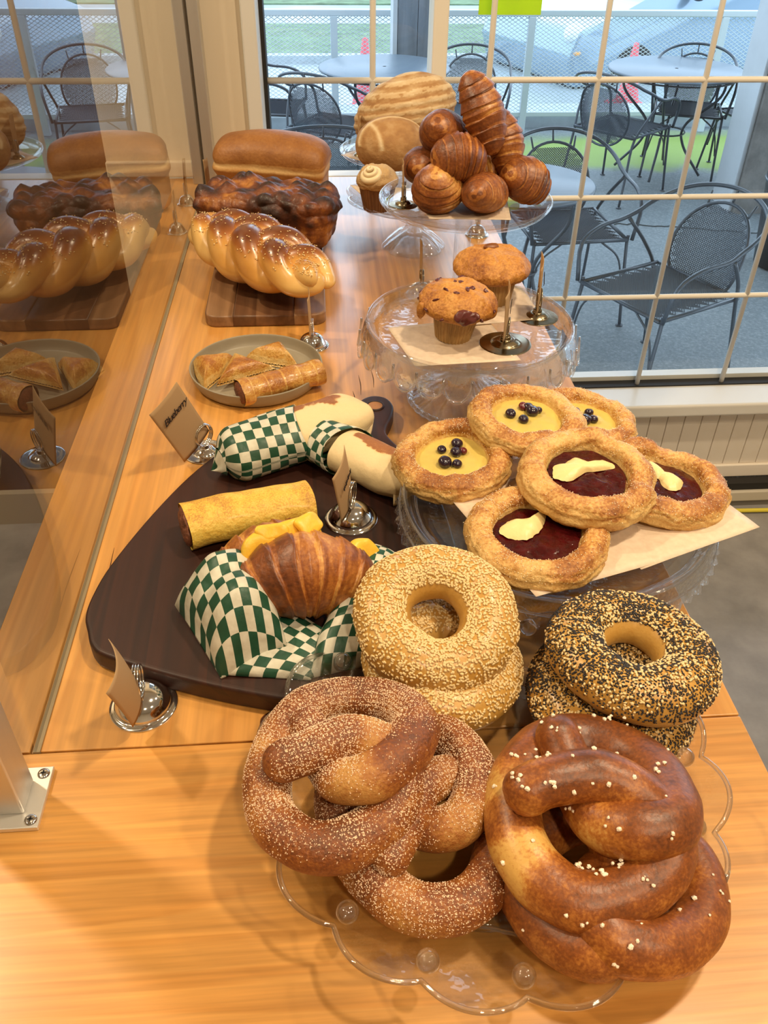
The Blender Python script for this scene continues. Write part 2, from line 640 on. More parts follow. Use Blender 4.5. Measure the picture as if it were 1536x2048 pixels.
# window wall: panelled parapet at right, dark brown wall at left, cream pier between, header above
SZ = 0.345                      # height of the window sill
m_bead = simple('cream_beadboard_paint', (0.90, 0.82, 0.72), 0.5)
wf = bpy.data.objects.new('wall_front', None)
COL.objects.link(wf)
struct(wf, 'window wall with a cream beadboard parapet below the sill')
box('parapet', -0.10, 3.6, 1.865, 1.98, 0.0, SZ - 0.03, m_bead, wf)
for i in range(47):
    x0 = 0.34 + i * 0.0475
    box('board', x0 + 0.0007, x0 + 0.0468, 1.850, 1.866, 0.115, SZ - 0.035, m_bead, wf, bev=0.002)
box('rail', 0.30, 3.6, 1.842, 1.866, 0.075, 0.115, m_bead, wf, bev=0.003)
box('header', -3.2, 3.6, 1.84, 2.05, 2.25, 2.85, m_cream, wf)
struct(box('trim_1', -0.10, 3.6, 1.79, 1.97, SZ - 0.035, SZ, m_white, bev=0.006), 'white painted window sill')
struct(box('trim_2', -0.205, 0.335, 1.788, 1.83, 0.70, 0.921, m_white, bev=0.003), 'white ledge along the far end of the counter')
struct(box('wall_pier', -0.418, -0.104, 1.79, 2.02, 0.0, 2.25, m_cream), 'cream painted pier between the glass screen and the window')
struct(box('trim_3', -0.128, -0.100, 1.775, 1.93, 0.345, 2.25, m_white, bev=0.004), 'white casing at the left edge of the window')
struct(box('wall_dark', -3.2, -0.418, 1.86, 2.0, 0.0, 2.25, m_cab), 'dark brown wall left of the pier')  # flat dark brown slab filling the dark area left of the pier
struct(box('trim_4', -0.418, -0.205, 1.776, 1.79, 0.925, 0.955, m_cream, bev=0.003), 'low cream splash rail on the pier')
struct(box('baseboard_left', -3.2, -0.45, 1.84, 1.862, 0.0, 0.10, simple('painted_base_board', (0.42, 0.36, 0.27), 0.5)))
# baseboard heater under the parapet
ht = thing('baseboard_heater', 'long cream baseboard heater with a dark slot under the window sill', 'heater', (1.9, 1.81, 0))
m_heat = simple('heater_enamel', (0.62, 0.56, 0.46), 0.4)
m_black = simple('dark_gap', (0.015, 0.013, 0.012), 0.7)
box('cover', -1.5, 1.7, -0.01, 0.03, 0.018, 0.052, m_heat, ht, bev=0.004)
box('slot', -1.5, 1.7, 0.0, 0.031, 0.052, 0.074, m_black, ht)
box('foot_plate', -1.5, 1.7, -0.005, 0.03, 0.0, 0.016, simple('heater_foot', (0.20, 0.18, 0.15), 0.5), ht)
cab = catmull([(1.0, 1.775, 0.009), (1.25, 1.768, 0.009), (1.5, 1.76, 0.009), (1.8, 1.775, 0.009), (2.2, 1.77, 0.009)], 60)
V, F, _ = tube(cab, 0.006, 10)
tag(build('power_cable', V, F, simple('yellow_rubber', (0.75, 0.62, 0.06), 0.45)), 'yellow cable lying on the floor along the baseboard heater', 'cable')
# ---------------------------------------------------------------- window: glass pane, frame, mullion, muntins
wn1 = bpy.data.objects.new('window_1', None)
COL.objects.link(wn1)
struct(wn1, 'large shop window with a cream muntin grid')
m_pane = glass('window_glass', tint=(0.96, 0.98, 0.98), refr=0.0)
V, F = boxm(-0.10, 3.6, YW + 0.012, YW + 0.016, SZ, 2.25)
build('pane', V, F[[2]], m_pane, wn1, smooth=False)
MX = [0.115 * k_, 0.342 * k_, 0.560 * k_, 0.777 * k_, 0.993 * k_, 1.21 * k_, 1.426 * k_, 1.643 * k_, 1.86 * k_]
MZ = []
for z179 in (0.642, 0.870, 1.099, 1.327, 1.556, 1.784, 2.01):
    MZ.append(1.45 - (1.45 - z179) * k_)
for x in MX:
    V, F, _ = tube(np.array([(x, YW, SZ - 0.01), (x, YW, 2.25)]), 0.0062, 12, up=(0, 1, 0))
    build('vertical_muntin', V, F, m_muntin, wn1)
for z in MZ:
    V, F, _ = tube(np.array([(-0.1, YW, z), (3.6, YW, z)]), 0.0062, 12)
    build('horizontal_muntin', V, F, m_muntin, wn1)
box('mullion', 0.225 * k_, 0.254 * k_, YW - 0.03, YW + 0.05, SZ, 2.25, m_muntin, wn1, bev=0.003)
box('stile', -0.100, -0.092, YW - 0.01, YW + 0.05, SZ, 2.25, m_black, wn1)
box('gasket', -0.10, 3.6, YW - 0.012, YW + 0.02, SZ - 0.004, SZ + 0.004, m_black, wn1)
box('bottom_bead', -0.10, 3.6, YW + 0.02, YW + 0.05, SZ, SZ + 0.016, m_white, wn1)
# paper sign stuck on the window
m_sign, nt, out = newmat('lime_paper')
df = N_(nt, 'ShaderNodeBsdfDiffuse')
df.inputs[0].default_value = (.72, .85, .05, 1)
tl = N_(nt, 'ShaderNodeBsdfTranslucent')
tl.inputs[0].default_value = (.85, .98, .08, 1)
mx = N_(nt, 'ShaderNodeMixShader')
mx.inputs[0].default_value = .6
L(nt, df.outputs[0], mx.inputs[1])
L(nt, tl.outputs[0], mx.inputs[2])
L(nt, mx.outputs[0], out.inputs[0])
V, F = boxm(0.335, 0.462, YW + 0.02, YW + 0.021, 1.192, 1.40)
tag(build('window_sign', V, F, m_sign, smooth=False), 'lime green paper sign taped to the window pane at the top', 'sign')

# ---------------------------------------------------------------- counter
ct = thing('wooden_counter', 'long varnished pine counter with a pale front board and a glass screen groove', 'counter', (0, 0, 0))
T0 = 0.92
XL, XR, YJ, YE = -0.285, 0.316, 0.3975, 1.787
box('plank', XL, XR, -0.12, YJ - 0.0006, T0 - 0.04, T0, m_pine_x, ct, bev=0.0012)
box('plank', -0.2205, XR, YJ + 0.0006, YE, T0 - 0.04, T0, m_pine_y, ct, bev=0.0010)
box('plank', XL, -0.2275, YJ + 0.0006, YE, T0 - 0.04, T0, m_pine_y, ct, bev=0.0010)
box('groove_liner', -0.2275, -0.2205, YJ + 0.001, YE, T0 - 0.04, T0 - 0.002, simple('groove_liner', (0.42, 0.24, 0.10), 0.6), ct)
box('body', XL + 0.05, XR - 0.05, -0.05, YE - 0.03, 0.0, T0 - 0.04, m_cab, ct)
# fine drying cracks in the board
crk = []
for (x, y, l) in ((0.045, 0.93, .05), (0.062, 0.945, .045), (0.036, 0.90, .03), (-0.206, 0.58, .10)):
    P = catmull([(x, y - l / 2, T0 + 0.0001), (x + 0.001, y, T0 + 0.0001), (x - 0.0005, y + l / 2, T0 + 0.0001)], 10)
    V, F, _ = tube(P, 0.0005 * np.sin(np.linspace(0.1, PI - 0.1, 10)) + 0.0001, 5)
    crk.append((V, F))
V, F = join(crk)
build('cracks', V, F, simple('crack_dark', (0.08, 0.035, 0.012), 0.8), ct)['kind'] = 'stuff'

# ---------------------------------------------------------------- glass screen and its posts
gs = thing('glass_screen', 'upright clear glass sneeze screen along the left of the counter', 'glass screen', (-0.2225, 0.39, T0))
mg, nt, out = newmat('screen_glass')
fr = N_(nt, 'ShaderNodeFresnel', i_IOR=1.5)
r2 = N_(nt, 'ShaderNodeMath', operation='MULTIPLY')
r2.inputs[1].default_value = 1.35
r2.use_clamp = True
L(nt, fr.outputs[0], r2.inputs[0])
g_ = N_(nt, 'ShaderNodeBsdfGlossy', i_Roughness=0.0)
g_.inputs[0].default_value = (1, 1, 1, 1)
t_ = N_(nt, 'ShaderNodeBsdfTransparent')
t_.inputs[0].default_value = (0.97, 0.98, 0.975, 1)
mx = N_(nt, 'ShaderNodeMixShader')
L(nt, r2.outputs[0], mx.inputs[0])
L(nt, t_.outputs[0], mx.inputs[1])
L(nt, g_.outputs[0], mx.inputs[2])
L(nt, mx.outputs[0], out.inputs[0])
GY1 = 1.353
build('glass_pane', np.array([(0, 0.007, 0.0), (0, GY1, 0.0), (0, GY1, 0.62), (0, 0.007, 0.62)]), np.array([[0, 1, 2, 3]]), mg, gs, smooth=False)
m_edge = simple('glass_edge', (0.26, 0.20, 0.12), 0.3)
box('bottom_channel', -0.0025, 0.0025, 0.007, GY1, -0.001, 0.0012, m_edge, gs)
far = thing('screen_post', 'grey aluminium channel post holding the far end of the glass screen', 'post', (-0.2215, 1.7665, T0))
box('channel', -0.0215, -0.0015, -0.02, 0.02, 0, 0.70, m_alu, far, bev=0.001)
box('channel', 0.0015, 0.0215, -0.02, 0.02, 0, 0.70, m_alu, far, bev=0.001)
box('gasket', -0.0015, 0.0015, -0.021, 0.02, 0, 0.70, simple('post_gasket', (0.05, 0.035, 0.02), 0.6), far)
np_ = thing('screen_post', 'square aluminium post with a screwed base plate at the near end of the glass screen', 'post', (-0.243, 0.3575, T0))
box('base_plate', -0.0375, 0.0375, -0.0245, 0.0245, 0, 0.004, m_aluplate, np_, bev=0.0006)
box('post_tube', -0.026, 0.026, -0.0135, 0.0135, 0.004, 0.62, m_alu, np_, bev=0.0015)
for sx in (-1, 1):
    for s_ in (-1, 1):
        V, F = lathe([(0.0001, 0.0012), (0.0028, 0.0012), (0.0040, 0.0008), (0.0044, 0.0)], 32)
        s = build('screw', V, F, m_chrome, np_, loc=(sx * 0.0315, s_ * 0.0185, 0.0042))
        V1, F1 = boxm(-0.0018, 0.0018, -0.0005, 0.0005, 0.0010, 0.0016)
        V2, F2 = boxm(-0.0005, 0.0005, -0.0018, 0.0018, 0.0010, 0.0016)
        V, F = join([(V1, F1), (V2, F2)])
        build('cross_recess', V, F, m_black, s, smooth=False)
# ---------------------------------------------------------------- ceiling lamps
m_lamp, nt, out = newmat('lamp_glow')
em = N_(nt, 'ShaderNodeEmission', i_Strength=12.0)
em.inputs[0].default_value = (1, 0.82, 0.58, 1)
L(nt, em.outputs[0], out.inputs[0])
for i, (lc, pw) in enumerate(LAMPS):
    lt = thing('ceiling_lamp', ['recessed warm ceiling lamp above the pastry stand', 'recessed warm ceiling lamp beyond the glass screen', 'recessed warm ceiling lamp behind the camera', 'recessed warm ceiling lamp behind the camera to the right', 'recessed warm ceiling lamp left of the counter', 'recessed warm ceiling lamp right of the counter'][i], 'lamp', (lc[0], lc[1], 2.85), group='recessed ceiling lamps')
    V, F = lathe([(0.001, -0.012), (0.07, -0.012)], 32)
    build('diffuser', V, F, m_lamp, lt)
    V, F = lathe([(0.07, -0.014), (0.085, -0.014), (0.09, 0.0)], 32)
    build('trim_ring', V, F, m_white, lt)
    area('ceiling_light', (lc[0], lc[1], 2.82), (lc[0], lc[1], 0), 0.14, pw, WARM)
# ================================================================ glassware
ZP = 0.955


def scallop_platter():
    t = thing('glass_platter', 'clear glass platter with a wavy rim and glass beads holding bagels and pretzels', 'platter', (0.103, 0.342, T0))
    n = 16 * 16

    def f(th):
        c = np.abs(np.sin(8 * (th + 0.021)))
        return c ** 0.8

    prof = smoothprof([(0.0005, .0075), (.05, .0075), (.088, .0085), (.102, .013), (.130, .024), (.160, .034), (.161, .0375), (.158, .0375), (.130, .0275), (.102, .0170), (.086, .0115), (.05, .0105), (0.0005, .0105)], 70)

    def mod(Rr, Z, TH):
        wt = np.clip((Rr - 0.10) / 0.06, 0, 1) ** 1.5
        s = f(TH)
        return Rr - 0.011 * (1 - s) * wt, Z + 0.005 * (s - 0.5) * wt
    V, F = lathe(prof, n, mod)
    build('dish', V, F, m_press, t)
    th = np.linspace(0, 2 * PI, n, endpoint=False)
    s = f(th)
    rw = 0.108 + 0.004 * np.sin(8 * th)
    V, F, _ = tube(np.stack([rw * np.cos(th), rw * np.sin(th), np.full(n, 0.0165)], 1), 0.0013, 8, closed=True)
    build('well_ring', V, F, m_rim, t)
    r = 0.161 - 0.011 * (1 - s)
    P = np.stack([r * np.cos(th), r * np.sin(th), 0.0362 + 0.005 * (s - 0.5)], 1)
    V, F, _ = tube(P, 0.0018, 10, closed=True)
    build('rim', V, F, m_rim, t)
    V, F, _ = tube(np.stack([0.095 * (1 + 0.02 * s) * np.cos(th), 0.095 * (1 + 0.02 * s) * np.sin(th), np.full(n, 0.0045)], 1), 0.0045, 12, closed=True)
    build('foot_ring', V, F, m_press, t)
    IV, IF = ico(3)
    for k in range(16):
        a = k * PI / 8 - 0.021
        build('bead', IV * 0.0070, IF, m_rim, t, loc=(0.1390 * math.cos(a), 0.1390 * math.sin(a), 0.034))
    return t


scallop_platter()


def base_stand(name, label, cat, loc, prof, n, mod, mat, extra=()):
    t = thing(name, label, cat, loc)
    V, F = lathe(prof, n, mod)
    build('plate', V, F, mat, t)
    return t


# stand with the fruit pastries
t = thing('cake_stand', 'low cut-glass cake stand with a zigzag skirt holding the fruit pastries', 'cake stand', (0.209, 0.600, T0))
zt = 0.060
V, F = lathe(smoothprof([(0.0005, zt - .004), (.08, zt - .004), (.118, zt - .004), (.130, zt - .001), (.139, zt + .006), (.1415, zt + .0065), (.1405, zt + .0085), (.136, zt + .008), (.127, zt + .001), (.116, zt), (.08, zt), (.0005, zt)], 60), 128)
build('plate', V, F, m_press, t)


def zig(Rr, Z, TH):
    tt = np.abs(((TH * 60 / (2 * PI)) % 1) - 0.5) * 2
    wt = np.clip((zt + .004 - Z) / 0.018, 0, 1)
    return Rr + 0.003 * tt * wt, Z - 0.003 * tt * wt


V, F = lathe([(.139, zt + .006), (.1415, zt + .002), (.1435, zt - .006), (.1460, zt - .014), (.1445, zt - .014), (.1405, zt - .006), (.1385, zt + .002), (.137, zt + .005)], 480, zig)
build('skirt', V, F, m_cut, t)
th = np.linspace(0, 2 * PI, 200, endpoint=False)
for rr_, zz_ in ((.1400, .0070), (.1290, .0000), (.1440, -.0060)):
    V, F, _ = tube(np.stack([rr_ * np.cos(th), rr_ * np.sin(th), np.full(200, zt + zz_)], 1), .0011, 8, closed=True)
    build('rim_ring', V, F, m_rim, t)
V, F = lathe([(.118, zt - .0042), (.100, zt - .0060), (.08, zt - .0042)], 128)
build('cut_band', V, F, m_cut, t)
V, F = lathe(smoothprof([(.030, zt - .004), (.026, zt - .015), (.030, .025), (.052, .008), (.062, .0), (.060, 0.0), (.050, .004), (.026, .02), (.020, zt - .015), (.022, zt - .004)], 50), 96, lambda r, z, th: (r * (1 + 0.03 * np.cos(16 * th)), z))
build('foot', V, F, m_cut, t)

# stand with the muffins
t = thing('cake_stand', 'footed cut-glass cake stand with a looped petal skirt under the two muffins', 'cake stand', (0.170, 0.888, T0))
zt = 0.093
V, F = lathe(smoothprof([(.0005, zt - .004), (.06, zt - .004), (.100, zt - .004), (.112, zt), (.117, zt + .010), (.1195, zt + .011), (.1195, zt + .013), (.116, zt + .0135), (.110, zt + .003), (.098, zt), (.06, zt), (.0005, zt)], 60), 128)
build('plate', V, F, m_press, t)


def petal(Rr, Z, TH):
    s = np.abs(np.sin(13 * TH)) ** 0.6
    wt = np.clip((zt + .010 - Z) / 0.026, 0, 1)
    return Rr + 0.003 * s * wt, Z - 0.008 * s * wt


V, F = lathe([(.1185, zt + .012), (.1215, zt + .006), (.1235, zt - .003), (.1245, zt - .012), (.1250, zt - .015), (.1235, zt - .015), (.1210, zt - .003), (.1190, zt + .006), (.1165, zt + .010)], 416, petal)
build('skirt', V, F, m_bright, t)
loops = []
for k in range(26):
    a0 = k * 2 * PI / 26
    u = np.linspace(0, PI, 14)
    an = a0 + (1 - np.cos(u)) / 2 * (2 * PI / 26)
    P = np.stack([(0.1265 + .003 * np.sin(u)) * np.cos(an), (0.1265 + .003 * np.sin(u)) * np.sin(an), zt + .003 - 0.026 * np.sin(u) ** .8], 1)
    V, F, _ = tube(P, 0.0013, 6)
    loops.append((V, F))
V, F = join(loops)
lp = build('loops', V, F, m_bright, t)
lp['kind'] = 'stuff'
V, F = lathe(smoothprof([(.030, zt - .004), (.018, zt - .018), (.016, .050), (.024, .030), (.050, .012), (.064, .003), (.065, 0), (.062, 0), (.046, .007), (.018, .028), (.011, .050), (.013, zt - .018), (.022, zt - .004)], 60), 144, lambda r, z, th: (r * (1 + 0.05 * np.cos(12 * th)), z))
build('foot', V, F, m_press, t)
th = np.linspace(0, 2 * PI, 240, endpoint=False)
V, F, _ = tube(np.stack([(.064 + .0025 * np.abs(np.sin(18 * th))) * np.cos(th), (.064 + .0025 * np.abs(np.sin(18 * th))) * np.sin(th), np.full(240, .004)], 1), 0.0032, 8, closed=True)
build('foot_rim', V, F, m_cut, t)

# tall stand with the croissants
t = thing('cake_stand', 'tall plain glass cake stand on a column piled with croissants', 'cake stand', (0.208, 1.19, T0))
zt = 0.138
V, F = lathe(smoothprof([(.0005, zt - .005), (.07, zt - .005), (.108, zt - .004), (.119, zt + .004), (.122, zt + .0085), (.121, zt + .011), (.118, zt + .010), (.113, zt + .003), (.104, zt), (.07, zt), (.0005, zt)], 50), 112)
build('plate', V, F, m_glass, t)
V, F = lathe(smoothprof([(.020, zt - .005), (.0125, zt - .014), (.012, .06), (.0125, .02), (.030, .010), (.056, .005), (.058, .0), (.05, 0.0), (.0005, .0)], 50), 64)
build('column_foot', V, F, m_glass, t)

# cupcake stand
t = thing('cake_stand', 'small glass cake stand with a ruffled rim and flower foot holding the cupcake', 'cake stand', (0.160, 1.392, T0))
zt = 0.078


def ruff(Rr, Z, TH):
    wt = np.clip((Rr - .07) / .04, 0, 1)
    s = np.abs(np.sin(5 * TH)) ** .7
    return Rr - .010 * (1 - s) * wt, Z + .003 * (s - .5) * wt


V, F = lathe(smoothprof([(.0005, zt - .005), (.06, zt - .005), (.09, zt - .003), (.108, zt + .004), (.114, zt + .006), (.115, zt + .010), (.111, zt + .011), (.104, zt + .007), (.088, zt + .001), (.06, zt), (.0005, zt)], 50), 160, ruff)
build('plate', V, F, m_press, t)
V, F = lathe(smoothprof([(.024, zt - .004), (.014, zt - .015), (.016, .036), (.030, .026), (.047, .008), (.049, .001), (.046, 0), (.042, .004), (.022, .022), (.009, .034), (.009, zt - .015), (.016, zt - .004)], 50), 128, lambda r, z, th: (r * (1 + np.clip(.045 - z, 0, .04) * 25 * 0.10 * np.abs(np.cos(4 * th))), z))
build('foot', V, F, m_press, t)

# loaf stand at the back
t = thing('cake_stand', 'round white-rimmed glass stand at the back holding the two country loaves', 'cake stand', (0.165, 1.625, T0))
zt = 0.090
V, F = lathe(smoothprof([(.0005, zt - .005), (.08, zt - .005), (.112, zt - .002), (.120, zt + .004), (.119, zt + .007), (.110, zt + .001), (.08, zt), (.0005, zt)], 40), 96)
build('plate', V, F, m_glass, t)
V, F = lathe(smoothprof([(.022, zt - .005), (.013, zt - .02), (.013, .03), (.045, .006), (.05, 0), (.0005, 0)], 40), 64)
build('column_foot', V, F, m_glass, t)

# parchment squares
m_parch, nt, out = newmat('baking_parchment')
p = princ(nt, out, Roughness=0.55)
tc = N_(nt, 'ShaderNodeTexCoord')
nz = N_(nt, 'ShaderNodeTexNoise', i_Scale=160.0, i_Detail=4.0)
L(nt, tc.outputs['Object'], nz.inputs[0])
r = ramp(nt, nz.outputs[0], [(0.3, (0.64, 0.50, 0.37)), (0.7, (0.74, 0.59, 0.45))])
L(nt, r.outputs[0], p.inputs['Base Color'])
p.inputs['Transmission Weight'].default_value = 0.0


def sheet(label, corners, curl=0.002, group=None, n=18, seed=0, th=0.0003):
    C4 = np.array(corners, float)
    u = np.linspace(0, 1, n)
    U, W = np.meshgrid(u, u, indexing='ij')
    P = ((1 - U) * (1 - W))[..., None] * C4[0] + (U * (1 - W))[..., None] * C4[1] + (U * W)[..., None] * C4[2] + ((1 - U) * W)[..., None] * C4[3]
    P = P.reshape(-1, 3)
    P[:, 2] += curl * 0.5 * (1 + fbm(P, 22, 2, seed))
    c = P.mean(0)
    P0 = P - [c[0], c[1], 0]
    top = P0.copy()
    bot = P0.copy()
    top[:, 2] += th
    V = np.vstack([top, bot])
    q = quads(n, n)
    e = []
    N = n * n
    idx = list(range(0, n)) + [i * n + n - 1 for i in range(1, n)] + [(n - 1) * n + j for j in range(n - 2, -1, -1)] + [i * n for i in range(n - 2, 0, -1)]
    for a, b_ in zip(idx, idx[1:] + idx[:1]):
        e.append([a, b_, b_ + N, a + N])
    o = build('parchment_sheet', V, [q, q[:, ::-1] + N, np.array(e)], m_parch, loc=(c[0], c[1], 0))
    return tag(o, label, 'parchment', group)


sheet('brown parchment square on the fruit pastry stand, its corner jutting out over the floor', [(.374, .541, .9900), (.255, .497, .9862), (.215, .62, .9852), (.325, .67, .9858)], 0.0012, seed=1)
sheet('brown parchment square on the fruit pastry stand, its corner hanging toward the bagels', [(.160, .467, .9895), (.285, .509, .9862), (.235, .640, .9868), (.105, .615, .9870)], 0.0012, seed=2)
sheet('parchment square on the muffin stand under the berry muffin', [(.076, .895, 1.0140), (.098, .800, 1.0145), (.215, .808, 1.0140), (.195, .915, 1.0138)], 0.001, seed=3)
sheet('parchment square on the muffin stand under the pecan muffin, corner folded up', [(.135, .990, 1.030), (.150, .890, 1.0156), (.262, .905, 1.0157), (.250, .985, 1.022)], 0.001, seed=4)
sheet('parchment square under the croissants on the tall stand', [(.15, 1.13, 1.0585), (.26, 1.12, 1.0585), (.275, 1.24, 1.0585), (.14, 1.25, 1.0585)], 0.0008, seed=5)
sheet('pale parchment square under the cupcake', [(.055, 1.43, 1.012), (.10, 1.335, .9985), (.20, 1.36, .9985), (.17, 1.45, .9985)], 0.0008, seed=6)
sheet('round-cornered parchment under the country loaves on the rear stand', [(.045, 1.60, 1.013), (.13, 1.51, 1.0115), (.26, 1.60, 1.0115), (.16, 1.72, 1.0115)], 0.0008, seed=7)

# ================================================================ bagels
m_bagel = crust('bagel_crust', [(0.0, (.62, .38, .11)), (0.45, (.50, .26, .05)), (1.0, (.28, .12, .02))], rough=0.35, namt=.6, fine=.3, bump=.16, coat=.15)
m_sesame = simple('sesame_seed', (0.80, 0.60, 0.30), 0.45)
m_poppy = simple('poppy_seed', (0.030, 0.026, 0.030), 0.5)
SEED = ICO1[0] * np.array([1.0, 0.62, 0.40])


def bagel(seed, R=.0405, r=.0222):
    nu, nv = 110, 56
    th, ph = np.meshgrid(np.linspace(0, 2 * PI, nu, endpoint=False), np.linspace(0, 2 * PI, nv, endpoint=False), indexing='ij')
    th = th.ravel()
    ph = ph.ravel()
    D = np.stack([np.cos(th), np.sin(th), np.zeros_like(th)], 1)
    rr = r * (1 + 0.07 * vn(D * 1.3, 1.4, seed))
    Rl_ = R * (1 + 0.035 * vn(D, 1.1, seed + 3))
    cx = np.cos(ph)
    cz = np.sin(ph)
    rad = Rl_ + rr * cx
    z = rr * cz * np.where(cz > 0, 0.92, 0.72)
    V = np.stack([rad * np.cos(th), rad * np.sin(th), z], 1)
    V += 0.0010 * np.stack([vn(V, 60, seed + 5), vn(V, 60, seed + 6), vn(V, 60, seed + 7)], 1)
    # folded seam
    a = np.angle(np.exp(1j * (th - 0.1)))
    V[:, 2] -= 0.0016 * np.exp(-(a / 0.05) ** 2) * (cz > 0)
    F = quads(nu, nv, True, True)
    b = 0.30 + 0.22 * fbm(V, 40, 3, seed) - 0.25 * (cz < -0.2) + 0.10 * (cx > 0.7)
    return V, F, b, ph, cz, cx


def place_bagel(label, seed, loc, rot, kind, grp):
    V, F, b, ph, cz, cx = bagel(seed)
    t = thing('bagel', label, 'bagel', loc, rot=rot, group=grp)
    build('dough_ring', V, F, m_bagel, t, b=b)
    N = -vnormals(V, F) if vnormals(V, F)[np.argmax(V[:, 2])][2] < 0 else vnormals(V, F)
    rng = np.random.default_rng(seed)
    q = F

    def samp(n, lim, patch=None):
        fi = rng.integers(0, len(q), n * 6)
        w = rng.dirichlet((1, 1, 1, 1), n * 6)
        P = (V[q[fi]] * w[..., None]).sum(1)
        Nn = (N[q[fi]] * w[..., None]).sum(1)
        ok = Nn[:, 2] > lim + 0.25 * rng.normal(size=len(P)) * 0.6
        ok &= (cx[q[fi]].mean(1) > -0.80)
        if patch is not None:
            ok &= patch(P)
        return P[ok][:n], Nn[ok][:n]
    if kind == 'sesame':
        P, Nn = samp(3300, 0.22)
        s = rng.uniform(.00135, .00175, len(P))
        Vs, Fs = scatter(SEED, ICO1[1], P, Nn + 0.16 * rng.normal(size=Nn.shape), s, rng, sink=0.0004)
        build('sesame_seeds', Vs, Fs, m_sesame, t)['kind'] = 'stuff'
    else:
        P, Nn = samp(1100, 0.15, lambda P: (fbm(P, 55, 2, seed) + rng.normal(size=len(P)) * .25) > -0.05)
        s = rng.uniform(.0013, .00175, len(P))
        Vs, Fs = scatter(SEED, ICO1[1], P, Nn + 0.35 * rng.normal(size=Nn.shape), s, rng, sink=0.0008)
        build('sesame_seeds', Vs, Fs, m_sesame, t)['kind'] = 'stuff'
        P, Nn = samp(8000, 0.05, lambda P: (fbm(P, 55, 2, seed) + rng.normal(size=len(P)) * .35) < 0.45)
        s = rng.uniform(.0006, .00105, len(P))
        Vs, Fs = scatter(OCT[0], OCT[1], P, Nn, s, rng, sink=0.0002)
        build('poppy_seeds', Vs, Fs, m_poppy, t)['kind'] = 'stuff'
    return t


R_ = math.radians
place_bagel('upper sesame bagel leaning on another beside the cinnamon pretzels', 3, (.0775, .4480, .992), (R_(17), R_(-4), R_(20)), 'sesame', 'sesame bagels')
place_bagel('lower sesame bagel mostly hidden under the upper sesame bagel', 8, (.0830, .4330, .957), (R_(7), R_(3), R_(80)), 'sesame', 'sesame bagels')
place_bagel('upper bagel covered in poppy and sesame seeds above the salted pretzels', 15, (.2180, .4060, .986), (R_(5), R_(-3), R_(150)), 'every', 'poppy and sesame bagels')
place_bagel('lower poppy and sesame bagel under the other seeded bagel', 22, (.2060, .3960, .952), (R_(3), R_(2), R_(10)), 'every', 'poppy and sesame bagels')

# ================================================================ pretzels
SALT = [(0.0997, 0.2813, 1.0026), (0.1134, 0.2866, 1.0062), (0.1277, 0.2902, 1.0086), (0.1555, 0.2911, 1.0098), (0.1758, 0.2815, 1.005), (0.1921, 0.2645, 0.993), (0.1866, 0.2457, 0.9822), (0.1598, 0.2325, 0.9762), (0.1337, 0.2334, 0.975), (0.1142, 0.2514, 0.975), (0.1069, 0.2763, 0.9774), (0.1129, 0.3077, 0.9798), (0.133, 0.332, 0.9786), (0.1618, 0.3429, 0.975), (0.1915, 0.3282, 0.9786), (0.2029, 0.297, 0.987), (0.1942, 0.2647, 0.9978), (0.1724, 0.2599, 1.0002), (0.1565, 0.2726, 0.9918), (0.1494, 0.2971, 0.9894), (0.1455, 0.3172, 0.9954), (0.1410, 0.3420, 1.004)]
SUG = [(-0.0457, 0.3146, 1.0011), (-0.0327, 0.3188, 1.0032), (-0.0139, 0.325, 1.0043), (0.0085, 0.3338, 1.0032), (0.0306, 0.3282, 0.9959), (0.0387, 0.3082, 0.9864), (0.0278, 0.2884, 0.9801), (0.0026, 0.2747, 0.978), (-0.0214, 0.2763, 0.978), (-0.0405, 0.2942, 0.978), (-0.0451, 0.3172, 0.9811), (-0.0395, 0.3474, 0.9811), (-0.0212, 0.3752, 0.9811), (0.0068, 0.387, 0.978), (0.038, 0.3771, 0.9822), (0.0524, 0.3505, 0.9906), (0.0394, 0.3197, 0.999), (0.0195, 0.3049, 1.0011), (0.0011, 0.3093, 0.9938), (-0.0113, 0.3331, 0.9874), (-0.0175, 0.3509, 0.9906), (-0.0239, 0.3649, 0.9969)]
m_pretz = crust('pretzel_crust', [(0.0, (.66, .38, .10)), (0.30, (.46, .17, .030)), (0.6, (.25, .070, .012)), (1.0, (.11, .030, .007))], rough=0.40, namt=1.15, nscale=70, fine=.8, bump=.15, bscale=300, coat=.08, coat_rough=.35)
m_sugpretz = crust('cinnamon_pretzel_crust', [(0.0, (.52, .26, .07)), (0.35, (.38, .14, .028)), (0.7, (.22, .06, .012)), (1.0, (.13, .04, .012))], rough=0.5, namt=1.3, nscale=70, fine=.9, bump=.4, bscale=500)
m_saltg = simple('pretzel_salt', (0.90, 0.78, 0.62), 0.4)
m_sugar = simple('cinnamon_sugar', (0.88, 0.66, 0.46), 0.35)
m_sugar2 = simple('dark_cinnamon_grain', (0.40, 0.18, 0.08), 0.5)


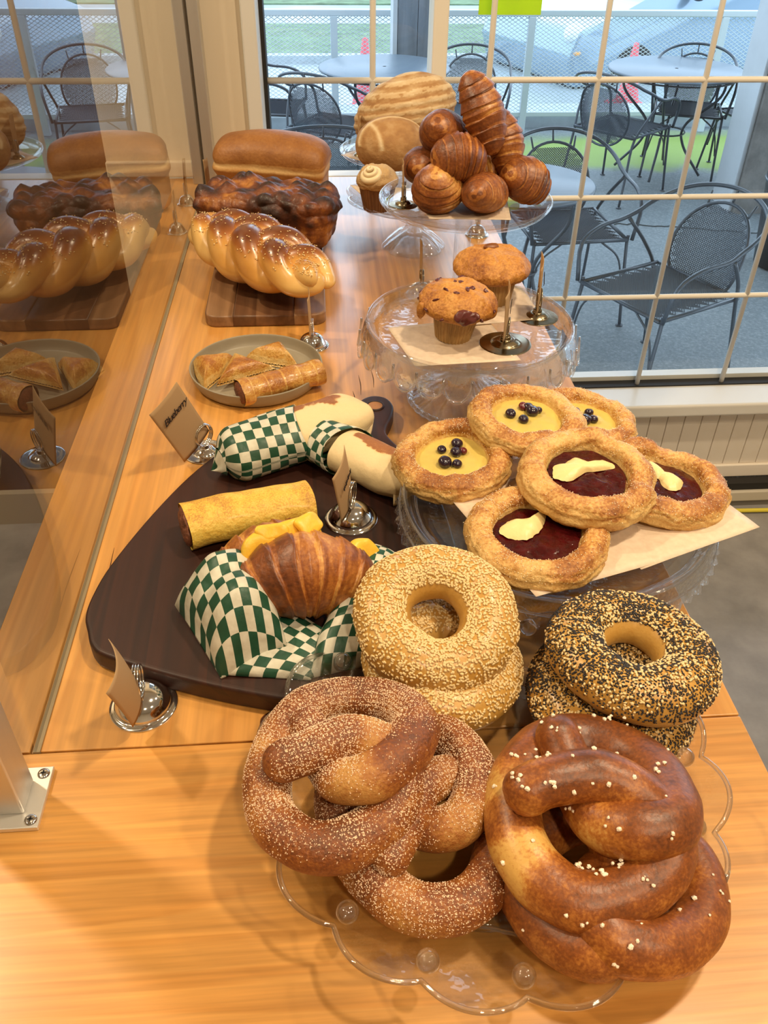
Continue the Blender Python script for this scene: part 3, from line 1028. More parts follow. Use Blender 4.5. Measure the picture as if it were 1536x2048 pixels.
def pretzel(name, label, path, r0, kind, seed, grp, n=230, fat=0.25, pal=0.8):
    P0 = np.array(path, float)
    c = P0.mean(0)
    c[2] = P0[:, 2].min()
    P, s = even(catmull(P0 - c, 400), n)
    u = np.linspace(0, 1, n)
    prof = 1 + fat * (np.cos((u - .5) * 2 * PI) * .2 + 0.5 * np.exp(-((u - .78) / .07) ** 2) + 0.25 * np.exp(-((u - .22) / .08) ** 2)) - 0.10 * (np.exp(-(u / .10) ** 2) + np.exp(-((1 - u) / .10) ** 2))
    R = r0 * prof * (1 + .05 * vn(np.stack([u * 9, u * 0, u * 0], 1), 1, seed))
    V, F, uv = tube(P, R, 30, roundcap=True)
    V += 0.0012 * np.stack([fbm(V, 45, 2, seed), fbm(V, 45, 2, seed + 1), fbm(V, 45, 2, seed + 2)], 1)
    N = vnormals(V, F)
    if (N * (V - np.vstack([np.repeat(P, 30, 0), P[0], P[-1]]))).sum() < 0:
        N = -N
    Pc = np.vstack([np.repeat(P, 30, 0), P[0], P[-1]])
    uu = np.concatenate([np.repeat(u, 30), [0, 1]])
    # seams where the ropes touch stay pale
    b = 0.50 + 0.28 * (N[:, 2]) + 0.25 * fbm(V + c, 22, 3, seed)
    for k, (cu) in enumerate((0.13, 0.86, 0.47, 0.40)):
        b -= pal * np.exp(-((uu - cu) / .022) ** 2) * (0.6 + .4 * np.sin(seed + k))
    t = thing(name, label, 'pretzel', tuple(c), group=grp)
    build('rope', V, F, m_pretz if kind == 'salt' else m_sugpretz, t, b=np.clip(b, 0, 1))
    rng = np.random.default_rng(seed)
    fq = F[0]

    def samp(m, lim, f=None):
        fi = rng.integers(0, len(fq), m * 5)
        w = rng.dirichlet((1, 1, 1, 1), m * 5)
        Q = (V[fq[fi]] * w[..., None]).sum(1)
        Nn = (N[fq[fi]] * w[..., None]).sum(1)
        ok = Nn[:, 2] > lim
        if f is not None:
            ok &= f(Q, Nn)
        return Q[ok][:m], Nn[ok][:m]
    if kind == 'salt':
        Q, Nn = samp(26, 0.30)
        Q2, N2 = samp(45, 0.2)
        kk = rng.integers(0, len(Q), 60)
        Q = np.vstack([Q, Q2, Q[kk] + rng.normal(size=(60, 3)) * np.array([.0028, .0028, .0002])])
        Nn = np.vstack([Nn, N2, Nn[kk]])
        s = rng.uniform(.0009, .0019, len(Q))
        Vc = ICO1[0] * np.array([1, .85, .7]) * (1 + 0.2 * np.random.default_rng(1).normal(size=(len(ICO1[0]), 1)))
        Vs, Fs = scatter(Vc, ICO1[1], Q, Nn, s, rng, sink=0.0005)
        build('salt_grains', Vs, Fs, m_saltg, t, smooth=False)['kind'] = 'stuff'
    else:
        CUBE = (np.array([[x, y, z] for x in (-1, 1) for y in (-1, 1) for z in (-1, 1)], float) * .7, np.array([[0, 1, 3, 2], [4, 6, 7, 5], [0, 4, 5, 1], [2, 3, 7, 6], [0, 2, 6, 4], [1, 5, 7, 3]]))

        def dens(Q, Nn):
            return (0.55 * Nn[:, 2] + 1.5 * fbm(Q, 26, 3, seed) + 0.28 * rng.normal(size=len(Q))) > 0.22
        Q, Nn = samp(17000, -0.15, dens)
        s = rng.uniform(.00018, .00044, len(Q))
        Vs, Fs = scatter(CUBE[0], CUBE[1], Q, Nn + .5 * rng.normal(size=Nn.shape), s, rng, sink=0.0001)
        build('sugar_grains', Vs, Fs, m_sugar, t, smooth=False)['kind'] = 'stuff'
        Q, Nn = samp(2500, -0.15, dens)
        s = rng.uniform(.0002, .0004, len(Q))
        Vs, Fs = scatter(CUBE[0], CUBE[1], Q, Nn, s, rng, sink=0.0001)
        build('cinnamon_grains', Vs, Fs, m_sugar2, t, smooth=False)['kind'] = 'stuff'
    return t


def xform(path, ang, sc_, dst):
    P = np.array(path)
    c = P.mean(0)
    a = math.radians(ang)
    Q = P - [c[0], c[1], P[:, 2].min()]
    Q = np.stack([Q[:, 0] * math.cos(a) - Q[:, 1] * math.sin(a), Q[:, 0] * math.sin(a) + Q[:, 1] * math.cos(a), Q[:, 2] * 0.75], 1) * sc_
    return Q + np.array(dst)


pretzel('soft_pretzel', 'topmost salted soft pretzel, glossy brown with coarse salt, front right', SALT, .0172, 'salt', 5, 'salted soft pretzels')
pretzel('soft_pretzel', 'darker salted soft pretzel lying under the topmost salted one', xform(SALT, -75, .96, (.1640, .2580, .950)), .0160, 'salt', 11, 'salted soft pretzels', pal=.1)
pretzel('cinnamon_pretzel', 'upper cinnamon sugar pretzel at the left of the glass platter', SUG, .0148, 'sugar', 7, 'cinnamon sugar pretzels')
pretzel('cinnamon_pretzel', 'lower cinnamon sugar pretzel between the upper one and the salted pretzels', xform(SUG, 42, 1.08, (.0500, .3020, .950)), .0150, 'sugar', 19, 'cinnamon sugar pretzels', pal=.5)
# loose almond slivers of dough and salt fallen on the dish are part of the pretzel pile
# ================================================================ fruit pastries
m_puff = crust('sugared_puff_pastry', [(0.0, (.76, .50, .19)), (0.35, (.64, .36, .11)), (0.62, (.44, .18, .04)), (1.0, (.24, .08, .018))], rough=0.55, nscale=60, namt=1.25, bump=.8, bscale=260, fine=1.1)
m_jam = simple('berry_jam', (0.050, 0.003, 0.004), 0.16, noise=.5, nscale=90, bump=1.0, bscale=90, coat=.2, spec=.35)
m_curd = simple('lemon_curd', (0.66, 0.50, 0.13), 0.16, noise=.08, nscale=60, bump=.25, bscale=60, coat=.6)
m_cream2 = simple('cream_cheese', (0.86, 0.68, 0.32), 0.4, bump=.4, bscale=120)
m_berry = simple('blueberry_skin', (0.018, 0.008, 0.022), 0.22, coat=.5)
m_berryr = simple('burst_blueberry', (0.12, 0.012, 0.02), 0.25, coat=.5)
m_grain = simple('sanding_sugar', (0.92, 0.80, 0.58), 0.3)


def danish(label, seed, loc, rot, kind, berries=(), cream=(), open_side=None, R=.0585):
    t = thing('fruit_pastry', label, 'pastry', loc, rot=rot, group=('berry jam' if kind == 'jam' else 'lemon curd') + ' pastries')
    nr, nt_ = 46, 150
    prof = smoothprof([(.0345, .0062), (.0355, .0100), (.0372, .0165), (.0410, .0195), (.0480, .0200), (.0545, .0165), (.0585, .0095), (.0578, .0010), (.050, -.0015), (.02, -.0015), (.0003, -.0015)], nr)

    def mod(Rr, Z, TH):
        D = np.stack([np.cos(TH), np.sin(TH), TH * 0], -1).reshape(-1, 3)
        w1 = vn(D, 1.3, seed).reshape(TH.shape)
        w2 = vn(D, 3.1, seed + 2).reshape(TH.shape)
        Rr = Rr * (1 + .055 * w1 + .018 * w2) * (R / .0585)
        Z = np.where(Z > .001, Z * (1 + .14 * w2 + .10 * w1), Z)
        if open_side is not None:
            a = np.angle(np.exp(1j * (TH - open_side)))
            k = np.exp(-(a / .45) ** 2)
            Z = np.where(Z > .006, .006 + (Z - .006) * (1 - .35 * k), Z)
            Rr = Rr + (Rr < .04) * 0.009 * k
        return Rr, Z
    V, F = lathe(prof, nt_, mod)
    idx = np.tile(np.arange(nr), nt_)
    side = (idx > nr * .50) & (idx < nr * .80)
    rad = np.linalg.norm(V[:, :2], axis=1, keepdims=True)
    # laminated edge: stacked leaves
    lay = np.sin(V[:, 2] * 2300 + 5 * vn(V, 60, seed)) * side
    V[:, :2] += V[:, :2] / (rad + 1e-6) * (0.0009 * lay)[:, None]
    V += 0.0022 * np.stack([fbm(V, 70, 3, seed), fbm(V, 70, 3, seed + 1), 1.3 * fbm(V, 90, 3, seed + 2)], 1) * (idx < nr * .8)[:, None]
    b = 0.38 + .34 * (V[:, 2] > .012) * (.5 + 1.3 * fbm(V, 30, 3, seed + 9)) + .35 * fbm(V, 28, 3, seed) - .16 * side - .22 * np.clip(lay, 0, 1) - .25 * (idx < nr * .12)
    build('pastry_shell', V, F, m_puff, t, b=np.clip(b, 0, 1))
    # filling
    n = 60
    rr = np.linspace(0.0003, 1, 14)
    th = np.linspace(0, 2 * PI, n, endpoint=False)
    D = np.stack([np.cos(th), np.sin(th), th * 0], 1)
    rim = .0352 * (1 + .055 * vn(D, 1.3, seed) + .018 * vn(D, 3.1, seed + 2)) * (1 + .03 * vn(D, 4, seed + 7))
    if open_side is not None:
        rim = rim + .010 * np.exp(-(np.angle(np.exp(1j * (th - open_side))) / .45) ** 2)
    X = rim[:, None] * rr[None] * np.cos(th)[:, None]
    Y = rim[:, None] * rr[None] * np.sin(th)[:, None]
    Z = np.repeat((.0100 - .0018 * rr ** 3)[None], n, 0)
    V = np.stack([X, Y, Z], -1).reshape(-1, 3)
    V[:, 2] += (.0022 if kind == 'jam' else .0007) * fbm(V, 110, 3, seed + 4)
    build('jam_filling' if kind == 'jam' else 'lemon_filling', V, quads(n, 14, True), m_jam if kind == 'jam' else m_curd, t)
    for (bx, by, s, red) in berries:
        Bv = ico(3)
        Vb = Bv[0].copy()
        d = np.linalg.norm(Vb - [0, 0, 1], axis=1)
        Vb[:, 2] -= .28 * np.exp(-(d / .30) ** 2)
        Vb += .05 * fbm(Vb, 2.2, 2, seed + int(bx * 1e4))[:, None] * Vb
        o = build('blueberry', Vb * s * 1.15 * [1, 1, .85], Bv[1], m_berryr if red else m_berry, t, loc=(bx, by, .0105 + s * .45), rot=(.4 * red, .3, bx * 90))
    for ci, poly in enumerate(cream):
        P = catmull(np.array(poly), 60, True)
        c = P.mean(0)
        P = c + (P - c) * [1.12, 1.35] * (1 + .16 * fbm(np.stack([P[:, 0], P[:, 1], P[:, 0] * 0], 1), 200, 2, ci + seed))[:, None]
        rr = np.linspace(0.001, 1, 10)
        V = []
        zz = .0105 + .0055 * (1 - rr ** 3)
        for k in range(60):
            for q in range(10):
                V.append([c[0] + (P[k, 0] - c[0]) * rr[q], c[1] + (P[k, 1] - c[1]) * rr[q], zz[q]])
        V = np.array(V)
        V[:, 2] += .0012 * fbm(V, 130, 2, seed + ci) + .0008 * fbm(V, 60, 2, seed)
        build('cream_cheese', V, quads(60, 10, True), m_cream2, t)
    # coarse sugar
    rng = np.random.default_rng(seed)
    sh = [o for o in bpy.data.objects if o.parent == t and o.name.startswith('pastry_shell')][0]
    Vs = np.empty(len(sh.data.vertices) * 3, np.float32)
    sh.data.vertices.foreach_get('co', Vs)
    Vs = Vs.reshape(-1, 3)
    pick = rng.integers(0, len(Vs), 5200)
    P = Vs[pick] + rng.normal(size=(5200, 3)) * .0003
    ok = (P[:, 2] > .010) & (fbm(P, 40, 2, seed + 3) + .5 * rng.normal(size=5200) > .05)
    P = P[ok][:1700]
    Vq, Fq = scatter(OCT[0], OCT[1], P, rng.normal(size=P.shape) + [0, 0, 1.5], rng.uniform(.0003, .00055, len(P)), rng, sink=.0003)
    build('sugar_crystals', Vq, Fq, m_grain, t, smooth=False)['kind'] = 'stuff'
    return t


danish('lemon curd pastry with blueberries at the left edge of the pastry stand', 31, (.119, .6515, .9880), (R_(4), R_(-5), 0), 'lemon', berries=((-.0080, .0110, .0040, 0), (.0075, .0170, .0052, 0), (.0050, .0045, .0050, 0), (-.0075, -.0090, .0058, 0), (.0035, -.0125, .0042, 0), (.012, .006, .0035, 1)), open_side=None, R=.0560)
danish('lemon curd pastry with blueberries at the right rear, partly under its neighbour', 37, (.262, .713, .9880), (R_(2), R_(3), R_(30)), 'lemon', berries=((.010, .004, .0042, 0), (-.004, -.005, .0055, 0), (.004, -.008, .0045, 0), (.0, .012, .0038, 1)), R=.0540)
danish('lemon curd pastry with blueberries lying on top of the rear pastries', 41, (.195, .687, 1.0085), (R_(3), R_(2), R_(0)), 'lemon', berries=((.006, .006, .0058, 0), (.004, .013, .0046, 0), (-.016, .002, .0046, 0), (-.005, -.0075, .0044, 0), (-.001, .0145, .0042, 1), (.013, .009, .0035, 0)), R=.0570)
danish('berry jam pastry with cream cheese at the right edge of the pastry stand', 43, (.3050, .6000, .9885), (R_(0), R_(5), R_(0)), 'jam', cream=([(-.008, .028), (.000, .024), (.006, .012), (-.002, .008), (-.010, .014)], [(.000, .010), (.012, .008), (.017, -.001), (.008, -.010), (-.001, -.006)]), R=.0600)
danish('berry jam pastry with a cream cheese smear at the front of the pastry stand', 47, (.1740, .5330, .9885), (R_(2), R_(0), R_(0)), 'jam', cream=([(-.030, .006), (-.018, .016), (.000, .018), (.012, .026), (.006, .010), (-.008, -.002), (-.020, .000)],), open_side=.55, R=.0595)
danish('berry jam pastry with a wide cream cheese smear resting on top of the others', 53, (.2290, .5900, 1.0090), (R_(5), R_(1), R_(0)), 'jam', cream=([(-.030, .000), (-.026, .010), (-.016, .012), (-.006, .018), (.006, .013), (.018, .014), (.022, .007), (.010, .003), (-.002, .002), (-.014, -.005), (-.024, -.006)],), R=.0615)

# ================================================================ muffins
m_muff = crust('muffin_top', [(0.0, (.68, .36, .09)), (0.4, (.52, .22, .04)), (0.75, (.30, .10, .018)), (1.0, (.15, .05, .02))], rough=0.55, nscale=60, namt=1.0, bump=.8, bscale=260, fine=.9)
m_pcup = simple('paper_muffin_cup', (0.42, 0.25, 0.09), 0.5, noise=.35, nscale=45, stretch=(1, 1, .3))
m_pcupd = simple('dark_muffin_cup', (0.20, 0.085, 0.035), 0.5, noise=.3, nscale=45, stretch=(1, 1, .3))
m_fruit = simple('baked_berry', (0.11, 0.02, 0.018), 0.35, coat=.3)
m_pecan = simple('toasted_pecan', (0.22, 0.075, 0.025), 0.35, noise=.3, nscale=120)


def muffin(name, label, loc, seed, capR, capH, cupR, cupr, cupH, cupmat, tilt=(0, 0, 0), cat='muffin', capmat=None, grp=None):
    t = thing(name, label, cat, loc, rot=tilt, group=grp)
    n = 160
    V, F = lathe([(0.0005, 0.0005), (cupr, 0.0005), (cupr * .5 + cupR * .5, cupH * .5), (cupR, cupH), (cupR * .96, cupH), (0.001, cupH - .002)], n, lambda r, z, th: (r * (1 + .022 * np.sign(np.sin(32 * th)) * (r > cupr * .9)), z))
    build('paper_cup', V, F, cupmat, t, smooth=False)
    pr = smoothprof([(cupR * .9, cupH - .004), (capR * .93, cupH + .000), (capR, cupH + .006), (capR * .95, cupH + capH * .45), (capR * .72, cupH + capH * .80), (capR * .35, cupH + capH * .97), (.0005, cupH + capH)], 46)
    V, F = lathe(pr, 130)
    D = V.copy()
    up = (V[:, 2] > cupH)
    V[:, :2] *= (1 + .05 * vn(D, 22, seed) + .03 * vn(D, 55, seed + 1))[:, None]
    V[:, 2] += .0040 * fbm(D, 45, 3, seed + 2) + .0045 * np.abs(fbm(D, 90, 3, seed + 5)) * up
    V[:, :2] *= (1 + .04 * fbm(D, 90, 2, seed + 8) * up)[:, None]
    b = .42 + .30 * fbm(D, 50, 3, seed + 4) + .25 * (np.linalg.norm(D[:, :2], axis=1) / capR - .5) * up
    build('cap', V, F, capmat or m_muff, t, b=np.clip(b, 0, 1))
    return t


mf = muffin('muffin', 'golden pecan muffin at the rear of the cut-glass stand', (.205, .955, 1.0155), 61, .0465, .026, .031, .024, .040, m_pcup, grp='muffins on the cut-glass stand')
# pecan half
V = ico(3)[0] * [.0095, .0045, .0030]
V[:, 2] += .0006 * np.sign(np.sin(V[:, 1] * 2400)) - .001 * np.exp(-(V[:, 1] / .0007) ** 2)
build('pecan', V, ico(3)[1], m_pecan, mf, loc=(-.002, .008, .0672), rot=(.1, 0, .1))
mf = muffin('muffin', 'berry muffin with dark fruit pieces at the front of the cut-glass stand', (.148, .868, 1.0150), 67, .0450, .025, .027, .020, .037, m_pcup, tilt=(R_(2), R_(4), 0), grp='muffins on the cut-glass stand')
rng = np.random.default_rng(4)
for k in range(26):
    a = rng.uniform(0, 2 * PI)
    rr = .039 * math.sqrt(rng.uniform(.05, 1))
    z = .037 + .025 * (1 - (rr / .044) ** 2) ** .6 + .001
    V = ico(2)[0] * [rng.uniform(.0018, .0046), rng.uniform(.0013, .0032), .0016]
    V += .0004 * np.random.default_rng(k).normal(size=V.shape)
    cap_ = [o for o in bpy.data.objects if o.parent == mf and o.name.startswith('cap')][0]
    cand = [v.co for v in cap_.data.vertices if v.co.z > .040]
    wq = np.array([math.hypot(c_.x, c_.y) for c_ in cand])
    q = cand[int(rng.choice(len(cand), p=wq / wq.sum()))]
    build('berry_piece', V, ico(2)[1], m_fruit, mf, loc=tuple(q), rot=(-q.y * 16, q.x * 16, a))
V = ico(4)[0] * [.015, .0075, .0042]
V += .0040 * np.stack([fbm(V, 130, 2, 1), fbm(V, 130, 2, 2), fbm(V, 130, 2, 3)], 1)
build('burst_berry', V, ico(4)[1], m_fruit, mf, loc=(.004, -.0425, .0455), rot=(R_(65), 0, .1))
V = ico(3)[0] * [.0055, .0045, .010]
V += .0015 * np.stack([fbm(V, 120, 2, 4), fbm(V, 120, 2, 5), fbm(V, 120, 2, 6)], 1)
build('drip', V, ico(3)[1], m_muff, mf, loc=(-.0420, -.014, .038), b=np.full(len(V), .45))

# cupcake with frosting
m_crumb = crust('crumb_top', [(0, (.68, .48, .26)), (.5, (.55, .35, .16)), (1, (.36, .20, .08))], rough=.7, bump=.8, bscale=350)
cc = muffin('cupcake', 'crumb-topped cupcake with a swirl of pale frosting in a brown paper cup', (.095, 1.352, .9985), 71, .0330, .030, .0285, .0215, .037, m_pcupd, cat='cupcake', capmat=m_crumb)
m_frost = simple('vanilla_frosting', (0.88, 0.72, 0.46), 0.4)
u = np.linspace(0, 1, 220)
a = u * 2 * PI * 3.2
P = np.stack([.0150 * (1 - u * .92) * np.cos(a), .0150 * (1 - u * .92) * np.sin(a), .005 + .020 * u], 1)
V, F, _ = tube(P, .0062 * (1 - .75 * u) + .0004, 14, roundcap=True)
build('frosting', V, F, m_frost, cc, loc=(-.008, -.015, .049), rot=(R_(22), R_(-12), 0))

# ================================================================ croissants
m_crois = crust('croissant_crust', [(0.0, (.66, .34, .09)), (0.3, (.42, .15, .030)), (0.6, (.23, .065, .014)), (1.0, (.10, .027, .008))], rough=.42, nscale=45, namt=.9, fine=.6, bump=.4, bscale=200, coat=.14, coat_rough=.3)


def croissant(label, loc, rot, seed, Ln=.100, r0=.030, bend=.45, grp='croissants on the tall stand', segs=7, name='croissant'):
    t = thing(name, label, 'croissant', loc, rot=rot, group=grp)
    n = 200
    u = np.linspace(-1, 1, n)
    R = Ln / 2 / max(math.sin(bend), .2)
    ang = u * bend
    P = np.stack([R * np.sin(ang), R * (1 - np.cos(ang)) * -1, 0 * u], 1)
    env = np.sqrt(np.clip(1 - np.abs(u) ** 2.2, 0, 1)) * .85 + .15 * (1 - np.abs(u))
    k = np.abs(u) * segs / 2 * 1.0
    saw = 1 - (k - np.floor(k + .5) + .5)        # ridge steps towards the tips
    Rr = r0 * (env * (1 + .06 * (saw - .5)) + .05)
    m = 44
    V, F, uv = tube(P, Rr, m, roundcap=False)
    un = np.concatenate([np.repeat(u, m), [-1, 1]])
    an = np.concatenate([np.tile(np.linspace(0, 2 * PI, m, endpoint=False), n), [0, 0]])
    # ridges wander round the body
    kk = (np.abs(un) + .035 * np.sin(an * 2 + seed) + .02 * vn(V, 30, seed)) * segs / 2
    sw = 1 - ((kk + .5) % 1)
    Pc = np.vstack([np.repeat(P, m, 0), P[0], P[-1]])
    D = V - Pc
    V = Pc + D * (1 + .055 * (sw - .5) * (np.abs(un) < .93) + .05 * vn(Pc * [1, 1, 1] + D * 1.0, 30, seed + 9))[:, None]
    V[:, 2] *= np.where(V[:, 2] < 0, .82, 1.0)
    V += .0009 * np.stack([fbm(V, 70, 2, seed), fbm(V, 70, 2, seed + 1), fbm(V, 70, 2, seed + 2)], 1)
    b = .54 + .60 * fbm(V, 24, 3, seed) - .28 * (sw < .22) * (vn(V, 22, seed + 3) > -.35) + .12 * (sw > .75) - .35 * np.clip(vn(V, 20, seed + 40) - .25, 0, 1) * 2 + .15 * np.sin(un * 60 + an) * .3
    build('pastry_body', V, F, m_crois, t, b=np.clip(b, 0, 1))
    return t


ZC = 1.060
croissant('croissant at the left of the bottom layer, its blunt side toward the counter', (.163, 1.155, 1.0880), (R_(-12), R_(58), R_(68)), 81, .070, .0335, .2)
croissant('ridged croissant at the front middle of the croissant pile pointing forward', (.226, 1.150, 1.0840), (R_(0), R_(15), R_(58)), 82, .100, .0275, .35)
croissant('croissant at the far right of the bottom layer with a pale side', (.290, 1.190, 1.0870), (R_(10), R_(30), R_(25)), 83, .082, .0320, .25)
croissant('round golden croissant in the middle of the second layer', (.1910, 1.165, 1.1250), (R_(15), R_(8), R_(8)), 84, .076, .0325, .25)
croissant('croissant behind the middle one at the upper left of the pile', (.178, 1.225, 1.1380), (R_(0), R_(35), R_(60)), 85, .090, .0320, .3)
croissant('croissant standing at the top of the pile', (.2250, 1.200, 1.1750), (R_(20), R_(62), R_(-40)), 86, .108, .0285, .25)
croissant('croissant leaning behind the top one at the upper right of the pile', (.2620, 1.215, 1.1330), (R_(0), R_(65), R_(-60)), 87, .090, .0255, .3)
croissant('croissant hidden in the middle of the pile, only its dark side showing', (.222, 1.215, 1.0900), (R_(0), R_(0), R_(20)), 88, .090, .0290, .3)
croissant('dark croissant at the far left of the pile behind the front ones', (.150, 1.225, 1.0980), (R_(0), R_(12), R_(70)), 89, .080, .0270, .3)

# ================================================================ loaves
m_loaf = crust('sandwich_loaf_crust', [(0.0, (.72, .46, .20)), (0.35, (.55, .28, .09)), (0.7, (.36, .145, .035)), (1.0, (.22, .075, .018))], rough=.5, nscale=30, namt=.6, fine=.3, bump=.3, bscale=200)


def superbox(nx, ny, nz, a, b_, c, e=.25):
    """rounded box as a dense sphere-like mesh"""
    n, m = nx, ny
    th = np.linspace(-PI / 2, PI / 2, m)
    ph = np.linspace(0, 2 * PI, n, endpoint=False)
    PH, TH = np.meshgrid(ph, th, indexing='ij')

    def sp_(v, e_):
        return np.sign(v) * np.abs(v) ** e_
    X = a * sp_(np.cos(TH), e) * sp_(np.cos(PH), e)
    Y = b_ * sp_(np.cos(TH), e) * sp_(np.sin(PH), e)
    Z = c * sp_(np.sin(TH), e)
    return np.stack([X, Y, Z], -1).reshape(-1, 3), quads(n, m, True)


def boxgrid(a, b_, c, n=40, k=0.25, rnd=5.0):
    """subdivided cube mapped to a rounded box (uniform density)"""
    Vs, Fs = [], []
    g = np.linspace(-1, 1, n)
    U, W = np.meshgrid(g, g, indexing='ij')
    for ax in range(3):
        for s in (-1, 1):
            P = np.zeros((n * n, 3))
            P[:, ax] = s
            P[:, (ax + 1) % 3] = U.ravel()
            P[:, (ax + 2) % 3] = W.ravel()
            q = quads(n, n)
            Vs.append(P)
            Fs.append((q if s > 0 else q[:, ::-1]) + len(Vs[:-1]) * n * n)
    V = np.vstack(Vs)
    nrm = (np.abs(V) ** rnd).sum(1) ** (1 / rnd)
    V = V / nrm[:, None]
    # weld
    key = np.round(V * 1e5).astype(np.int64)
    _, idx, inv = np.unique(key, axis=0, return_index=True, return_inverse=True)
    inv = inv.reshape(-1)
    return V[idx] * [a, b_, c], [inv[np.vstack(Fs)]]


# tall sandwich loaf
V, F = boxgrid(1, 1, 1, 60, rnd=6)
x, y, z = V[:, 0].copy(), V[:, 1].copy(), V[:, 2].copy()
hz = np.where(z > 0, z, z)
mush = np.clip((z - .05) / .25, 0, 1) * np.clip((1.3 - z) / .4, 0, 1)
V[:, 0] = x * (.0985 + .006 * mush)
V[:, 1] = y * (.046 + .008 * mush)
dome = np.sqrt(np.clip(1 - .30 * x ** 2 - .45 * y ** 2, 0, 1))
V[:, 2] = np.where(z > 0, z * .074 * dome + .004, z * .058)
shred = np.exp(-((z - .42 + .1 * x) / .11) ** 2)
V[:, :2] *= (1 - .035 * shred)[:, None]
V += .0016 * np.stack([fbm(V, 20, 2, 91), fbm(V, 20, 2, 92), fbm(V, 30, 2, 93)], 1)
b = .46 + .30 * (z > .55) - .55 * shred + .18 * fbm(V, 14, 2, 94) - .06 * (z < 0)
t = thing('sandwich_loaf', 'tall golden sandwich loaf standing at the far end of the counter', 'bread', (-.078, 1.600, .978), rz=R_(-12))
build('crust', V, F, m_loaf, t, b=np.clip(b, 0, 1))

# dark pull-apart loaf
m_babka = crust('caramelised_crust', [(0.0, (.60, .29, .07)), (0.25, (.42, .16, .032)), (0.5, (.19, .052, .013)), (0.8, (.070, .018, .008)), (1.0, (.028, .010, .007))], rough=.5, nscale=45, namt=.6, fine=.3, bump=.7, bscale=160, coat=.12)
V, F = boxgrid(1, 1, 1, 84, rnd=7)
z0 = V[:, 2].copy()
x0 = V[:, 0].copy()
y0 = V[:, 1].copy()
V *= [.106, .050, .041]
V[:, 0] *= 1 + .06 * z0
V[:, 1] *= 1 + .10 * z0
D = V.copy()
N = vnormals(V, F)
if (N * V).sum() < 0:
    N = -N
wl = worley(D * [1, 1, 1.2], 38, 3)
knob = np.clip(.75 - wl, 0, 1)
top = np.clip(z0 * 1.4 + .1, 0, 1)
V += N * (.019 * knob * (.30 + .75 * top))[:, None] + N * (.0028 * fbm(D, 60, 3, 4))[:, None]
V[:, 2] += .006 * top * vn(D, 18, 8)
b = .48 + .22 * top + 1.35 * np.clip(knob - .30, 0, 1) * (.45 + .9 * top) + .75 * fbm(D * [1, 1, .5], 40, 3, 7) - .04 * (top < .2)
t = thing('pull_apart_loaf', 'dark caramelised pull-apart loaf behind the braided bread', 'bread', (-.078, 1.392, .9790), rz=R_(-14))
build('crust', V, F, m_babka, t, b=np.clip(b, 0, 1))

# braided loaf
m_chal = crust('egg_glazed_crust', [(0.0, (.80, .50, .17)), (0.3, (.64, .32, .07)), (0.6, (.34, .11, .020)), (1.0, (.15, .040, .010))], rough=.30, nscale=22, namt=.18, fine=.06, bump=.06, bscale=150, coat=.45)
t = thing('braided_loaf', 'glossy braided egg bread with sesame seeds lying across the walnut board', 'bread', (-.090, 1.200, .9870), rz=R_(-50))
n = 300
u = np.linspace(0, 1, n)
Lc = .290
parts = []
Bs, cN, cP = [], [], []
for k in range(3):
    phs = k * 2 * PI / 3
    env = np.clip(np.sin(PI * np.clip(u * .94 + .03, 0, 1)), 0, 1) ** .45
    a = 2 * PI * 1.62 * u + phs + .5
    P = np.stack([(u - .5) * Lc, .0330 * env * np.sin(a), .0160 * env * np.sin(2 * a)], 1)
    Rr = .0290 * env * (1 + .14 * np.cos(2 * a + .6))
    V, Fk, _ = tube(P, Rr, 36, roundcap=True)
    Bs.append(np.vstack([np.repeat(P, 36, 0), P[0], P[-1]]))
    parts.append((V, Fk))
V, F = join(parts)
Bc = np.vstack(Bs)
N = (V - Bc)
N /= np.linalg.norm(N, axis=1, keepdims=True) + 1e-9
V += N * (.0012 * fbm(V, 25, 2, 5))[:, None]
V[:, 2] = np.where(V[:, 2] < 0, V[:, 2] * .75, V[:, 2] * 1.12)
lat = np.abs(V[:, 1] - 0)
b = .03 + 1.25 * np.clip((V[:, 2] - .014) / .032, 0, 1) ** 1.1 * np.clip(N[:, 2] * 1.4 - .22, 0, 1) + .22 * vn(V, 14, 6) + .35 * np.clip((lat - .040) / .03, 0, 1) * (N[:, 2] > -.1)
build('braid', V, F, m_chal, t, b=np.clip(b, 0, 1))
rng = np.random.default_rng(12)
pick = rng.integers(0, len(V), 9000)
P = V[pick] + rng.normal(size=(9000, 3)) * .0006
Nn = N[pick]
ok = (Nn[:, 2] > .45) & (P[:, 2] > .016) & (fbm(P, 26, 2, 9) + .35 * rng.normal(size=9000) > .0)
P, Nn = P[ok][:1500], Nn[ok][:1500]
Vs, Fs = scatter(SEED, ICO1[1], P, Nn, rng.uniform(.0012, .0017, len(P)), rng, sink=.0006)
build('sesame_seeds', Vs, Fs, m_sesame, t)['kind'] = 'stuff'

